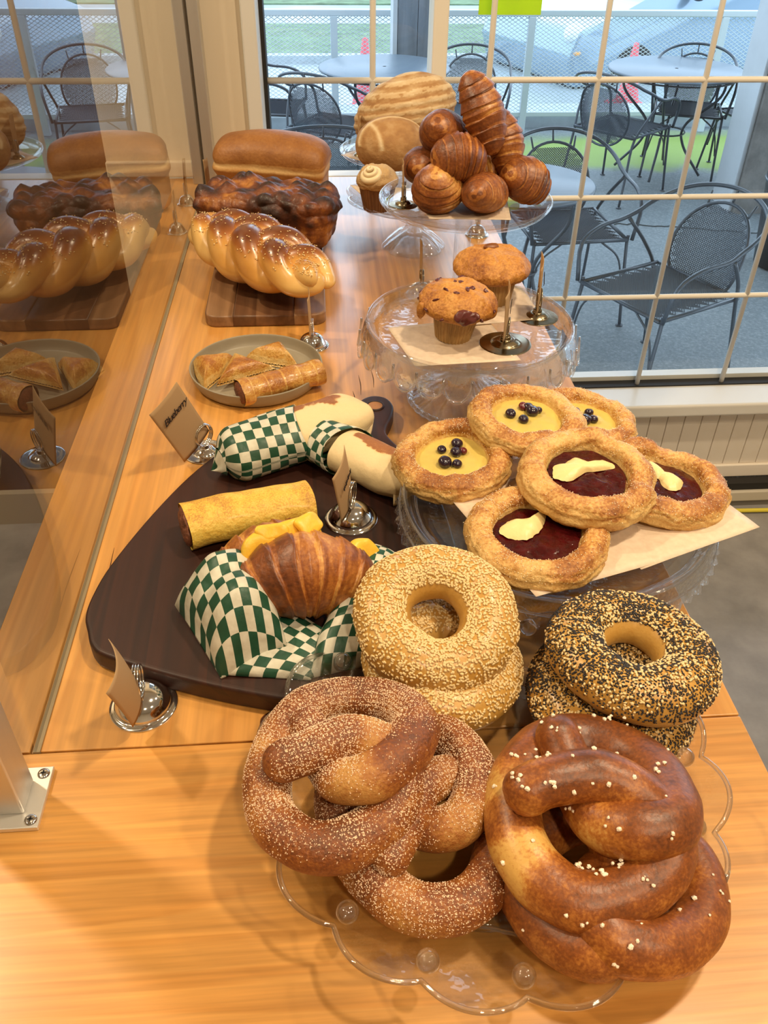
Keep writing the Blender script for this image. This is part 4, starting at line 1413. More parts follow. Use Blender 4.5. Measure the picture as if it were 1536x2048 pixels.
# country loaves on the rear stand
m_boule = crust('floury_crust', [(0.0, (.78, .62, .40)), (0.4, (.60, .40, .20)), (0.7, (.42, .22, .08)), (1.0, (.24, .10, .035))], rough=.75, nscale=28, namt=.35, bump=.5, bscale=180)
V, F = ico(6)
D = V.copy()
V = V * [.094, .060, .062]
V[:, 0] += .012 * D[:, 2]
rings = np.sin(D[:, 2] * 26 + D[:, 0] * 3 + 1.2 * vn(D, 2, 1))
V *= (1 + .012 * rings * (D[:, 2] > -.2) + .03 * fbm(D, 2.5, 3, 3))[:, None]
V[:, 2] = np.maximum(V[:, 2], -.045)
b = .58 - .34 * (rings > .0) * (fbm(D, 9, 3, 2) > -.35) + .40 * fbm(D * [1, 1, 3], 4, 3, 5) + .25 * (D[:, 2] < -.25)
t = thing('country_loaf', 'large flour-dusted country loaf with ring marks leaning at the rear', 'bread', (.165, 1.650, 1.073), rot=(R_(-8), R_(-12), R_(-4)))
build('crust', V, F, m_boule, t, b=np.clip(b, 0, 1))
V, F = ico(6)
D = V.copy()
V = V * [.062, .052, .046]
seam = np.exp(-((D[:, 1] * .9 + .55 - .25 * D[:, 0] ** 2 - .55 * D[:, 2]) / .07) ** 2) * (D[:, 2] > .1)
seam2 = np.exp(-((D[:, 0] + .62 + .2 * D[:, 1]) / .05) ** 2) * (D[:, 2] > .1) * (D[:, 1] < .1)
V *= (1 + .03 * fbm(D, 2.5, 3, 13) + .02 * seam)[:, None]
V[:, 2] = np.maximum(V[:, 2], -.034)
b = .70 - .60 * np.clip(seam + seam2, 0, 1) + .2 * fbm(D, 5, 3, 15)
t = thing('country_loaf', 'smaller scored brown country loaf in front of the large floury loaf', 'bread', (.131, 1.538, 1.046), rot=(0, 0, R_(10)))
build('crust', V, F, m_boule, t, b=np.clip(b, 0, 1))

# ================================================================ boards
m_waln = wood('walnut_board', (.25, .125, .06), (.13, .055, .025), 'Y', 10, rough=.45, coat=.1, seed=2)
m_waln2 = wood('walnut_board_light', (.36, .20, .10), (.22, .11, .05), 'Y', 10, rough=.45, coat=.1, seed=6)
t = thing('cutting_board', 'rounded walnut cutting board under the braided and pull-apart loaves', 'cutting board', (-.0785, 1.283, T0))


def roundslab(name, x0, x1, y0, y1, z0, z1, rc, bev, mat, parent, n=10):
    pts = []
    for (cx, cy_, a0) in ((x1 - rc[1], y1 - rc[1], 0), (x0 + rc[0], y1 - rc[0], 90), (x0 + rc[3], y0 + rc[3], 180), (x1 - rc[2], y0 + rc[2], 270)):
        rcc = {0: rc[1], 90: rc[0], 180: rc[3], 270: rc[2]}[a0]
        if rcc < 1e-5:
            pts.append((cx, cy_))
            continue
        for q in range(n + 1):
            a = math.radians(a0 + 90 * q / n)
            pts.append((cx + rcc * math.cos(a), cy_ + rcc * math.sin(a)))
    return slab(name, pts, z0, z1, bev, mat, parent)


def slab(name, pts, z0, z1, bev, mat, parent, hole=None, segs=4):
    bm = bmesh.new()
    vs = [bm.verts.new((x, y, z0)) for x, y in pts]
    f = bm.faces.new(vs)
    r = bmesh.ops.extrude_face_region(bm, geom=[f])
    bmesh.ops.translate(bm, verts=[v for v in r['geom'] if isinstance(v, bmesh.types.BMVert)], vec=(0, 0, z1 - z0))
    bmesh.ops.recalc_face_normals(bm, faces=bm.faces)
    if bev:
        es = [e for e in bm.edges if abs(e.verts[0].co.z - e.verts[1].co.z) < 1e-6]
        bmesh.ops.bevel(bm, geom=es, offset=bev, segments=segs, affect='EDGES', profile=.6)
    for f in bm.faces:
        f.smooth = abs(f.normal.z) < .98
    me = bpy.data.meshes.new(name)
    bm.to_mesh(me)
    bm.free()
    me.materials.append(mat)
    o = bpy.data.objects.new(name, me)
    return link(o, parent)


hw, hl = .0850, .182
roundslab('wood_strip', -hw, -hw + .040, -hl, hl, 0, .017, (.018, 0, 0, .018), .003, m_waln2, t)
roundslab('wood_strip', -hw + .0402, hw - .045, -hl, hl, 0, .017, (0, 0, 0, 0), .003, m_waln, t)
roundslab('wood_strip', hw - .0448, hw, -hl, hl, 0, .017, (0, .018, .018, 0), .003, m_waln2, t)

# dark paddle board
m_dark = wood('dark_board', (.046, .011, .0045), (.022, .005, .0025), 'Y', 16, rough=.5, coat=.05, seed=3, fine=.5)
out_ = [(-.203, .503), (-.208, .520), (-.207, .545), (-.198, .585), (-.172, .655), (-.140, .722), (-.105, .772), (-.070, .800), (-.020, .812), (.020, .816), (.034, .826), (.038, .845), (.044, .862), (.058, .870), (.073, .864), (.080, .846), (.076, .824), (.068, .800), (.068, .785), (.078, .762), (.098, .728), (.112, .670), (.118, .580), (.116, .470), (.105, .425), (.085, .408), (.050, .404), (.0, .412), (-.060, .426), (-.120, .446), (-.180, .472), (-.196, .485)]
P = catmull(np.array([(x, y, 0) for x, y in out_]), 150, True)
cxy = np.array([-.02, .6])
t = thing('paddle_board', 'dark red-brown wooden paddle board under the wrapped sandwiches', 'cutting board', (cxy[0], cxy[1], T0))
slab('board', [tuple(p[:2] - cxy) for p in P][::1], 0.0, .020, .004, m_dark, t)
th = np.linspace(0, 2 * PI, 40, endpoint=False)
V, F, _ = tube(np.stack([.0098 * np.cos(th), .0098 * np.sin(th), 0 * th], 1), .0016, 8, closed=True)
build('hole_rim', V, F, m_dark, t, loc=(.0585 - cxy[0], .845 - cxy[1], .0198))
V, F = lathe([(.0003, .0206), (.0096, .0206)], 32)
build('hanging_hole', V, F, simple('hole_through', (.45, .20, .07), .5), t, loc=(.0585 - cxy[0], .845 - cxy[1], 0))
# ================================================================ grey plate with savoury pastries
m_stone = simple('taupe_stoneware', (0.29, 0.25, 0.185), 0.42, noise=.06, nscale=40)
t = thing('dinner_plate', 'round taupe stoneware plate with an upright rim holding four savoury pastries', 'plate', (-.084, .955, T0))
V, F = lathe(smoothprof([(.0003, .0), (.060, .0), (.074, .001), (.0800, .008), (.0830, .0185), (.0822, .0200), (.0808, .0190), (.0775, .009), (.072, .0050), (.05, .0045), (.0003, .0045)], 60), 128)
build('dish', V, F, m_stone, t)
m_sav = crust('glazed_savoury_pastry', [(0.0, (.72, .50, .20)), (0.35, (.62, .34, .08)), (0.65, (.42, .16, .028)), (1.0, (.20, .06, .012))], rough=.36, nscale=75, namt=1.1, fine=.6, bump=.6, bscale=260, coat=.3)
m_meat = simple('sausage_filling', (0.17, 0.055, 0.025), 0.6, noise=.5, nscale=200, bump=.8, bscale=300)


def turnover(label, loc, rz, seed, s=.060, h=.017, tilt=(0, 0)):
    """folded triangle with a crimped edge"""
    n = 46
    Vt, bt = [], []
    A = np.array([(-s * .62, 0), (s * .62, 0), (0, s * .72)])
    U = np.linspace(0, 1, n)
    top, bot = [], []
    for i in range(n):
        for j in range(n):
            u, v = U[i], U[j]
            p = (1 - u) * A[0] * 1.0 + u * ((1 - v) * A[1] + v * A[2])
            p = (1 - u) * A[0] + u * (1 - v) * A[1] + u * v * A[2]
            l0, l1, l2 = 1 - u, u * (1 - v), u * v
            e = min(l0, l1, l2) * 3
            top.append((p[0], p[1], e))
    T = np.array(top)
    e = T[:, 2].copy()
    z = h * (1 - (1 - np.clip(e, 0, 1)) ** 3.0) * 1.0
    crimp = .0012 * np.sin(T[:, 0] * 1500 + T[:, 1] * 900) * (e < .12)
    T[:, 2] = .0035 + z + crimp
    T[:, :2] *= (1 + .02 * vn(T, 40, seed))[:, None]
    T[:, 2] += .0010 * fbm(T, 80, 3, seed + 1) * (e > 0.02)
    B = T.copy()
    B[:, 2] = 0
    q = quads(n, n)
    N = n * n
    idx = [i * n for i in range(n)] + [(n - 1) * n + j for j in range(1, n)] + [i * n + n - 1 for i in range(n - 2, -1, -1)]
    side = np.array([[a, b_, b_ + N, a + N] for a, b_ in zip(idx, idx[1:])])
    V = np.vstack([T, B])
    b = np.concatenate([.42 + .45 * fbm(T, 40, 3, seed + 3) + .25 * np.clip(e - .2, 0, 1) - .30 * (e < .15), np.full(N, .2)])
    t = thing('savoury_turnover', label, 'pastry', loc, rot=(tilt[0], tilt[1], rz), group='savoury turnovers')
    build('pastry', V, [q, q[:, ::-1] + N, side], m_sav, t, b=np.clip(b, 0, 1))
    return t


turnover('flaky triangular turnover at the left of the taupe plate', (-.127, .948, .9255), R_(62), 101, .066, .022)
turnover('flaky triangular turnover at the back of the taupe plate', (-.066, .974, .9255), R_(-20), 103, .062, .020)
turnover('smooth glazed triangular turnover leaning on the two others', (-.095, .930, .9330), R_(22), 105, .062, .013, tilt=(R_(14), R_(-3)))
t = thing('sausage_roll', 'long glazed sausage roll at the front of the taupe plate', 'pastry', (-.052, .906, .9250), rz=R_(27))
n = 90
u = np.linspace(0, 1, n)
P = np.stack([(u - .5) * .108, 0 * u, .0155 + 0 * u], 1)
V, F, uv = tube(P, .0175 * (1 + .05 * np.sin(u * 22) + .03 * vn(np.stack([u * 12, u, u], 1), 1, 2)), 40, flat=.88)
D = V.copy()
V += .0012 * np.stack([fbm(D, 60, 3, 1), fbm(D, 60, 3, 2), fbm(D, 60, 3, 3)], 1)
V[:, 2] = np.maximum(V[:, 2], 0.0005)
b = .52 + .35 * fbm(D, 35, 3, 7) - .42 * (D[:, 2] < .008) - .30 * (np.abs(np.sin(D[:, 0] * 150)) < .12) + .1 * (D[:, 2] > .02)
build('pastry', V, F[0], m_sav, t, b=np.clip(b, 0, 1))
for s_ in (-1, 1):
    V, F = ico(3)
    V = V * [.004, .0150, .0135]
    V += .0010 * np.stack([fbm(V, 220, 2, 1), fbm(V, 220, 2, 2), fbm(V, 220, 2, 3)], 1)
    build('filling', V, F, m_meat, t, loc=(s_ * .0535, 0, .0155))

# ================================================================ sandwiches on the paddle board
ZB = .9402
m_tort = crust('flour_tortilla', [(0.0, (.80, .64, .38)), (0.5, (.74, .56, .30)), (0.60, (.62, .40, .18)), (0.72, (.36, .14, .04)), (1.0, (.18, .05, .018))], rough=.6, nscale=150, namt=.30, bump=.25, bscale=160, fine=.35)


def wrap_tube(P, R, m, seed, amp=.0016, flat=.8, facets=True, roundcap=False):
    V, F, uv = tube(P, R, m, flat=flat, caps=True, roundcap=roundcap)
    D = V.copy()
    V += amp * np.stack([fbm(D, 38, 2, seed), fbm(D, 38, 2, seed + 1), fbm(D, 38, 2, seed + 2)], 1)
    return V, F, uv, D


def burrito(label, loc, rz, seed, m_ck, Ln=.150, r0=.029, paper=.55, tuck=1, tilt=0.0):
    t = thing('breakfast_burrito', label, 'burrito', loc, rot=(0, tilt, rz), group='wrapped burritos')
    n = 110
    u = np.linspace(.30, 1, n)
    x = (u - .5) * Ln
    P = np.stack([x, 0 * x, r0 * .80 + 0 * x], 1)
    R = r0 * (1 - .05 * np.abs(2 * u - 1) ** 3) * (1 + .03 * vn(np.stack([u * 7, u, u], 1), 1, seed))
    endk = np.clip((u - .90) / .10, 0, 1)
    R = R * (1 - .22 * endk ** 2)
    V, F, uv, D = wrap_tube(P, R, 56, seed, .0018)
    # folded flap on the open end
    k = np.clip((D[:, 0] / Ln + .5 - .80) / .2, 0, 1)
    V[:, 0] += .010 * k * np.sin(uv[:, 1] * 2 * PI * 1.0 + 1.0)
    V[:, 1:] += (D[:, 1:] - [0, r0 * .8]) * (.12 * k * np.sin(uv[:, 1] * 2 * PI * 3))[:, None]
    V[:, 2] = np.maximum(V[:, 2], .0006)
    sp1 = np.exp(-(((D[:, 0] - Ln * .05) / .030) ** 2 + ((D[:, 1] - r0 * .35) / .013) ** 2)) * (D[:, 2] > r0 * .8)
    sp2 = np.exp(-(((D[:, 0] - Ln * .34) / .022) ** 2 + ((D[:, 1] - r0 * .30) / .012) ** 2)) * (D[:, 2] > r0 * .8)
    tq = np.clip((sp1 + sp2) * 1.1 + .75 * fbm(D, 75, 3, seed) - .42, 0, 1)
    b = .22 + .75 * np.clip(tq * 3.0, 0, .75) * (sp1 + sp2 > .08) + .05 * vn(D, 30, seed)
    build('tortilla', V, F, m_tort, t, b=np.clip(b, 0, 1))
    # triangular end flap
    Vf = np.array([[Ln * .46, -.020, .030], [Ln * .46, .014, .038], [Ln * .60, -.010, .016], [Ln * .50, -.026, .006]])
    g = []
    for i in range(10):
        for j in range(10):
            a, c = i / 9, j / 9
            g.append((1 - a) * (1 - c) * Vf[0] + a * (1 - c) * Vf[1] + a * c * Vf[2] + (1 - a) * c * Vf[3] + np.array([.006 * math.sin(PI * a) * math.sin(PI * c), 0, 0]))
    g = np.array(g)
    o = build('end_flap', g, quads(10, 10), m_tort, t, b=np.full(100, .25))
    md = o.modifiers.new('s', 'SOLIDIFY')
    md.thickness = .0016
    # paper sleeve
    m = 72
    nn = 70
    u2 = np.linspace(0, paper, nn)
    x2 = (u2 - .5) * Ln - .004
    P2 = np.stack([x2, 0 * x2, r0 * .80 + 0 * x2], 1)
    R2 = r0 * (1 - .05 * np.abs(2 * u2 - 1) ** 3) * (1 + .03 * vn(np.stack([u2 * 7, u2, u2], 1), 1, seed)) + .0022
    R2 = R2 * np.sqrt(np.clip(1 - (1 - np.clip(u2 / .12, 0, 1)) ** 2.2, .18, 1))
    V, F, uv = tube(P2, R2, m, flat=.82, caps=False)
    D = V.copy()
    uvm = np.stack([uv[:, 0] * paper * Ln, uv[:, 1] * 2 * PI * r0 * .92], 1)
    # slanted mouth of the sleeve
    kx = uv[:, 0] ** 2
    V[:, 0] += kx * .014 * np.cos(uv[:, 1] * 2 * PI + 2.4)
    cre = worley(D * [.7, 1, 1], 60, seed)
    V += (np.stack([0 * D[:, 0], D[:, 1], D[:, 2] - r0 * .8], 1) / r0) * (.0026 * (cre - .5))[:, None]
    V[:, 2] = np.maximum(V[:, 2], .0004)
    o = build('checked_paper', V, F[0], m_ck, t, uv=uvm)
    md = o.modifiers.new('s', 'SOLIDIFY')
    md.thickness = .0005
    md.offset = 1
    # crumpled twist at the closed end
    e0 = np.array([x2[0] + .001, 0, r0 * .5])
    n2 = 20
    th = np.linspace(0, 2 * PI, n2, endpoint=False)
    rr = np.linspace(.0, 1, 8)
    Vq, uvq = [], []
    for a in th:
        for q in rr:
            w = 1 + .25 * math.sin(a * 3 + seed)
            Vq.append([x2[0] - .010 * (1 - q) * w, R2[0] * 1.25 * q * math.cos(a), r0 * .66 + R2[0] * q * math.sin(a) - .006 * (1 - q)])
            uvq.append([.01 * q * math.cos(a), .01 * q * math.sin(a) + a * .004])
    build('folded_end', np.array(Vq), quads(n2, 8, True), m_ck, t, uv=np.array(uvq))
    return t


m_ck1 = checker_paper('green_checked_paper', 92, 92)
burrito('burrito in green checked paper lying across the top of the paddle board', (-.034, .750, ZB), R_(25), 111, m_ck1, .152, .0310, .62, tilt=R_(-3))
burrito('burrito in green checked paper poking out to the right beneath the other burrito', (.036, .706, ZB), R_(-42), 117, m_ck1, .120, .0270, .40)

# egg wrap
m_egg = crust('egg_wrap', [(0.0, (.84, .62, .13)), (0.4, (.76, .46, .065)), (0.7, (.50, .22, .035)), (1.0, (.20, .07, .02))], rough=.5, nscale=100, namt=.7, bump=.6, bscale=220, fine=1.0, coat=.1)
t = thing('egg_roll_up', 'yellow rolled egg wrap with a meaty end on the paddle board', 'egg wrap', (-.075, .626, ZB), rz=R_(16))
n = 100
u = np.linspace(0, 1, n)
P = np.stack([(u - .5) * .118, .002 * np.sin(u * 5), .0195 + 0 * u], 1)
V, F, uv, D = wrap_tube(P, .0235 * (1 + .05 * vn(np.stack([u * 6, u, u], 1), 1, 4)), 60, 5, .0022, flat=.84)
V[:, 2] = np.maximum(V[:, 2], .0005)
b = .22 + .30 * np.clip(fbm(D, 24, 3, 6) + .15, 0, 1) + .22 * (D[:, 2] > .030) * np.clip(.6 + fbm(D, 120, 3, 8), 0, 1) - .10 * (D[:, 2] < .012)
build('egg_sheet', V, F[0], m_egg, t, b=np.clip(b, 0, 1))
for s_ in (-1, 1):
    V, F = ico(4)
    V = V * [.006, .0215, .0180]
    V += .0022 * np.stack([fbm(V, 180, 3, 1), fbm(V, 180, 3, 2), fbm(V, 180, 3, 3)], 1)
    build('filling', V, F, m_meat, t, loc=(s_ * .0580, 0, .0195))

# croissant sandwich
m_ckd = checker_paper('green_checked_wrapper', 100, 100)
cs = thing('croissant_sandwich', 'glossy egg and cheese croissant sandwich half wrapped in green checked paper', 'sandwich', (-.022, .525, ZB), rz=R_(18))
for (seed, Ln, r0, bd, lc, rt) in ((121, .114, .0340, .75, (-.002, -.008, .0385), (R_(48), R_(4), R_(-8))), (127, .100, .0270, .6, (-.020, .036, .0350), (R_(110), R_(0), R_(6)))):
    sub = croissant(None, (0, 0, 0), (0, 0, 0), seed, Ln, r0, bd, None, segs=8)
    body = [o for o in bpy.data.objects if o.parent == sub][0]
    body.parent = cs
    body.location = lc
    body.rotation_euler = rt
    bpy.data.objects.remove(sub)
m_yel = simple('folded_egg', (0.86, 0.52, 0.05), 0.4, noise=.12, nscale=80, bump=.4, bscale=120)
for (loc, rot, sc_, sd) in (((-.012, .018, .050), (R_(70), 0, .1), (.036, .022, .006), 1), ((.050, .000, .030), (R_(60), -.3, .5), (.018, .020, .007), 2), ((.012, .022, .066), (.6, .1, .5), (.014, .010, .004), 3), ((-.020, .022, .066), (.8, 0, -.3), (.014, .007, .004), 4)):
    V, F = ico(4)
    V = np.sign(V) * np.abs(V) ** .7 * sc_
    V += .0035 * np.stack([fbm(V, 60, 2, sd), fbm(V, 60, 2, sd + 7), fbm(V, 60, 2, sd + 13)], 1)
    build('folded_egg', V, F, m_yel, cs, loc=loc, rot=rot)


def paper_bag(parent, V4, seed, m_ck, thick=.0245, n=44, name='checked_paper', scale=1.0):
    """two-sided pillow of creased paper between four corners"""
    A = np.array(V4, float)
    U = np.linspace(0, 1, n)
    UU, WW = np.meshgrid(U, U, indexing='ij')
    B = ((1 - UU) * (1 - WW))[..., None] * A[0] + (UU * (1 - WW))[..., None] * A[1] + (UU * WW)[..., None] * A[2] + ((1 - UU) * WW)[..., None] * A[3]
    B = B.reshape(-1, 3)
    u, w_ = UU.ravel(), WW.ravel()
    puff = (np.clip(1 - np.abs(2 * u - 1) ** 2.5, 0, 1) * np.clip(1 - np.abs(2 * w_ - 1) ** 2.5, 0, 1)) ** .5
    cre = worley(np.stack([B[:, 0], B[:, 1], B[:, 2] * 0], 1), 26, seed)
    T = B.copy()
    T[:, 2] += thick * puff * (.82 + .35 * (1 - cre)) + .0015
    T[:, :2] += .002 * np.stack([vn(B, 40, seed), vn(B, 40, seed + 1)], 1)
    Bo = B.copy()
    Bo[:, 2] += .0002
    q = quads(n, n)
    N = n * n
    e1 = np.linalg.norm(A[1] - A[0])
    e2 = np.linalg.norm(A[3] - A[0])
    uv = np.stack([u * e1, w_ * e2], 1) * scale
    V = np.vstack([T, Bo])
    idx = list(range(0, n)) + [i * n + n - 1 for i in range(1, n)] + [(n - 1) * n + j for j in range(n - 2, -1, -1)] + [i * n for i in range(n - 2, 0, -1)]
    side = np.array([[a, b_, b_ + N, a + N] for a, b_ in zip(idx, idx[1:] + idx[:1])])
    return build(name, V, [q, q[:, ::-1] + N, side], m_ck, parent, uv=np.vstack([uv, uv]), smooth=True)


# world corners turned into the sandwich's own frame
Mi = (Matrix.Translation((-.022, .525, ZB)) @ Euler((0, 0, R_(18))).to_matrix().to_4x4()).inverted()


def loc_(p):
    return np.array((Mi @ Vector(p))[:])


paper_bag(cs, [loc_((-.132, .522, ZB + .004)), loc_((-.088, .442, ZB)), loc_((-.036, .462, ZB + .010)), loc_((-.062, .570, ZB + .018))], 3, m_ckd, .052)
paper_bag(cs, [loc_((-.086, .446, ZB)), loc_((-.020, .436, ZB)), loc_((.012, .470, ZB + .002)), loc_((-.050, .520, ZB + .010))], 7, m_ckd, .010)

s2 = thing('wrapped_sandwich', 'sandwich fully wrapped in green checked paper right of the croissant sandwich', 'sandwich', (.018, .505, ZB))
paper_bag(s2, [(-.040, -.068, 0), (.038, -.050, 0), (.048, .062, 0.002), (.004, .078, .010)], 11, m_ckd, .034)

# ================================================================ price card holders
m_card, nt, out = newmat('kraft_card')
df = N_(nt, 'ShaderNodeBsdfDiffuse')
df.inputs[0].default_value = (.60, .42, .24, 1)
tl = N_(nt, 'ShaderNodeBsdfTranslucent')
tl.inputs[0].default_value = (.62, .40, .20, 1)
mx = N_(nt, 'ShaderNodeMixShader')
mx.inputs[0].default_value = .35
L(nt, df.outputs[0], mx.inputs[1])
L(nt, tl.outputs[0], mx.inputs[2])
L(nt, mx.outputs[0], out.inputs[0])
m_ink = simple('black_ink', (.02, .012, .012), .6)


def card(parent, w_, h_, loc, rot, curl=.0, seed=0, text=None, scrib=False):
    n = 16
    U, W = np.meshgrid(np.linspace(-.5, .5, n), np.linspace(0, 1, n), indexing='ij')
    V = np.stack([U * w_, curl * (4 * U ** 2 - .5) + curl * .6 * W ** 2, W * h_], -1).reshape(-1, 3)
    o = build('card', V, quads(n, n), m_card, parent, loc=loc, rot=rot)
    md = o.modifiers.new('s', 'SOLIDIFY')
    md.thickness = .0004
    if text:
        cu = bpy.data.curves.new('handwriting', 'FONT')
        cu.body = text
        cu.size = .0115
        cu.shear = .35
        cu.space_character = .82
        cu.offset = .00018
        cu.align_x = 'CENTER'
        tmp = bpy.data.objects.new('handwriting', cu)
        COL.objects.link(tmp)
        me = bpy.data.meshes.new_from_object(tmp.evaluated_get(bpy.context.evaluated_depsgraph_get()))
        bpy.data.objects.remove(tmp)
        me.materials.clear()
        me.materials.append(m_ink)
        x = bpy.data.objects.new('handwriting', me)
        link(x, o)
        x.location = (0, -curl * .5 - .0016, h_ * .70)
        x.rotation_euler = (PI / 2, 0, 0)
    if scrib:
        xs = np.linspace(-.3, .3, 60) * w_
        P = np.stack([xs, 0 * xs - curl * .5 - .0012, h_ * .62 + .0022 * np.sin(np.arange(60) * 1.1) * (1 + .4 * np.sin(np.arange(60) * .37))], 1)
        V, F, _ = tube(P, .00035, 5, up=(0, 1, 0))
        build('handwriting', V, F, m_ink, o)
    return o


def holder(label, loc, rz, mat, R=.025, dome=True, cardspec=None, ring=.0105, group='card holders'):
    t = thing('card_holder', label, 'card holder', loc, rz=rz, group=group)
    if dome:
        pr = smoothprof([(R, 0), (R * 1.0, .0012), (R * .93, .0022), (R * .84, .0028), (R * .80, .006), (R * .62, .0125), (R * .35, .0165), (.0003, .0178)], 50)
        top = .0175
    else:
        pr = smoothprof([(R, 0), (R, .0012), (R * .62, .0022), (R * .52, .0040), (R * .36, .0062), (R * .22, .0070), (R * .20, .0110), (.0003, .0112)], 50)
        top = .0110
    V, F = lathe(pr, 72)
    build('weighted_base', V, F, mat, t)
    th = np.linspace(0, 2 * PI, 48, endpoint=False)
    for k in (-1, 0, 1):
        P = np.stack([ring * .98 * np.cos(th), np.full(48, k * .0021), top + ring * .96 + ring * np.sin(th)], 1)
        V, F, _ = tube(P, .00085, 8, up=(0, 1, 0), closed=True)
        build('ring', V, F, mat, t)
    V, F = lathe([(.0022, top - .002), (.0022, top + .0010), (.0003, top + .0015)], 20)
    build('clip_seat', V, F, mat, t)
    if cardspec:
        w_, h_, cx, ry, rx, curl, text, scrib = cardspec
        card(t, w_, h_, (cx, .0006, top + .002), (rx, ry, 0), curl, text=text, scrib=scrib)
    return t


def cs_(w_=.045, h_=.070, cx=0.0, ry=0.0, rx=0.0, curl=.004, text=None, scrib=False):
    return (w_, h_, cx, ry, rx, curl, text, scrib)


holder('shiny domed card holder standing alone at the front left of the counter', (-.150, .437, T0), R_(94), m_chrome, .0262, True, cs_(.040, .074, -.012, R_(-20), 0, .006), ring=.0125)
holder('flat-based card holder with a handwritten card left of the burritos', (-.134, .789, T0), R_(52), m_chrome, .0235, False, cs_(.046, .084, -.010, R_(-24), 0, .002, 'Blueberry'), ring=.0125)
holder('domed card holder between the walnut board and the taupe plate', (-.014, 1.040, T0), R_(88), m_chrome, .0225, True, cs_(.04, .055, 0, 0, 0, .002))
holder('domed card holder standing on the paddle board beside the burrito', (.0215, .636, ZB), R_(72), m_chrome, .0255, True, cs_(.040, .066, -.006, R_(-16), 0, .003, None, True), ring=.0125)
holder('pewter card holder at the right rim of the muffin stand', (.2560, .9150, 1.0140), R_(78), m_brass, .0245, False, cs_(.038, .062, 0, R_(-10), 0, .003, None, True), ring=.0125)
holder('pewter card holder at the front of the muffin stand', (.2050, .8480, 1.0140), R_(75), m_brass, .0285, False, cs_(.036, .058, 0, R_(-10), 0, .003, None, True), ring=.0105)
holder('card holder on the counter behind the berry muffin', (.1520, 1.2000, T0), R_(88), m_brass, .0230, True, cs_(.04, .060, 0, 0, 0, .002), group='card holders')
holder('small card holder at the left rim of the croissant stand', (.1200, 1.1850, 1.0590), R_(85), m_brass, .0200, False, cs_(.034, .045, 0, 0, 0, .002))
holder('card holder at the left rim of the rear loaf stand', (.0800, 1.6000, 1.0110), R_(85), m_brass, .0190, False, cs_(.034, .060, 0, R_(8), 0, .002))
holder('card holder on the counter right behind the croissant stand', (.2770, 1.4450, T0), R_(90), m_chrome, .0210, True, None)
holder('card holder by the glass screen left of the sandwich loaf', (-.2000, 1.6280, T0), R_(85), m_chrome, .0180, True, cs_(.034, .060, 0, R_(10), 0, .004))
holder('card holder by the glass screen left of the pull-apart loaf', (-.1990, 1.4780, T0), R_(85), m_chrome, .0180, True, cs_(.034, .050, 0, 0, 0, .002))
# ================================================================ outside
m_patio, nt, out = newmat('wet_asphalt')
p = princ(nt, out, Roughness=.55)
tc = N_(nt, 'ShaderNodeTexCoord')
n1 = N_(nt, 'ShaderNodeTexNoise', i_Scale=70.0, i_Detail=6.0, i_Roughness=.75)
n2 = N_(nt, 'ShaderNodeTexNoise', i_Scale=1.6, i_Detail=4.0)
n3 = N_(nt, 'ShaderNodeTexNoise', i_Scale=1.1, i_Detail=5.0, i_Distortion=.6)
for q in (n1, n2, n3):
    L(nt, tc.outputs['Object'], q.inputs[0])
r1 = ramp(nt, n1.outputs[0], [(0.30, (.12, .145, .15)), (0.52, (.20, .225, .23)), (0.72, (.38, .40, .40))])
r2 = ramp(nt, n2.outputs[0], [(0.3, (.75, .78, .8)), (0.7, (1.05, 1.05, 1.05))])
mx = N_(nt, 'ShaderNodeMix', data_type='RGBA', blend_type='MULTIPLY')
mx.inputs[0].default_value = 1
L(nt, r1.outputs[0], mx.inputs[6])
L(nt, r2.outputs[0], mx.inputs[7])
# moss growing by the far tables
sep = N_(nt, 'ShaderNodeSeparateXYZ')
L(nt, tc.outputs['Object'], sep.inputs[0])
vd = N_(nt, 'ShaderNodeVectorMath', operation='SUBTRACT')
vd.inputs[1].default_value = (2.75, 7.0, 0)
L(nt, tc.outputs['Object'], vd.inputs[0])
vs = N_(nt, 'ShaderNodeVectorMath', operation='MULTIPLY')
vs.inputs[1].default_value = (.55, 1.3, 0)
L(nt, vd.outputs[0], vs.inputs[0])
vl = N_(nt, 'ShaderNodeVectorMath', operation='LENGTH')
L(nt, vs.outputs[0], vl.inputs[0])
ad = N_(nt, 'ShaderNodeMath', operation='SUBTRACT')
L(nt, n3.outputs[0], ad.inputs[0])
sc2 = N_(nt, 'ShaderNodeMath', operation='MULTIPLY')
sc2.inputs[1].default_value = .55
L(nt, vl.outputs['Value'], sc2.inputs[0])
L(nt, sc2.outputs[0], ad.inputs[1])
rm = ramp(nt, ad.outputs[0], [(0.02, (0, 0, 0)), (0.22, (1, 1, 1))])
mm = N_(nt, 'ShaderNodeMix', data_type='RGBA')
L(nt, rm.outputs[0], mm.inputs[0])
L(nt, mx.outputs[2], mm.inputs[6])
mm.inputs[7].default_value = (.24, .34, .05, 1)
L(nt, mm.outputs[2], p.inputs['Base Color'])
bp = N_(nt, 'ShaderNodeBump', i_Strength=.6, i_Distance=.004)
L(nt, n1.outputs[0], bp.inputs['Height'])
L(nt, bp.outputs[0], p.inputs['Normal'])
V, F = boxm(-9, 13, 1.98, 8.1, G - .1, G)
struct(build('patio_floor', V, F, m_patio, smooth=False), 'speckled grey asphalt patio with a mossy patch')
ck = []
rg = np.random.default_rng(5)
xs = np.linspace(1.75, 3.0, 60)
P = np.stack([xs, 5.35 - .05 * (xs - 1.7) + .02 * np.cumsum(rg.normal(size=60)) * .5, np.full(60, G + .001)], 1)
V, F, _ = tube(P, .006, 5)
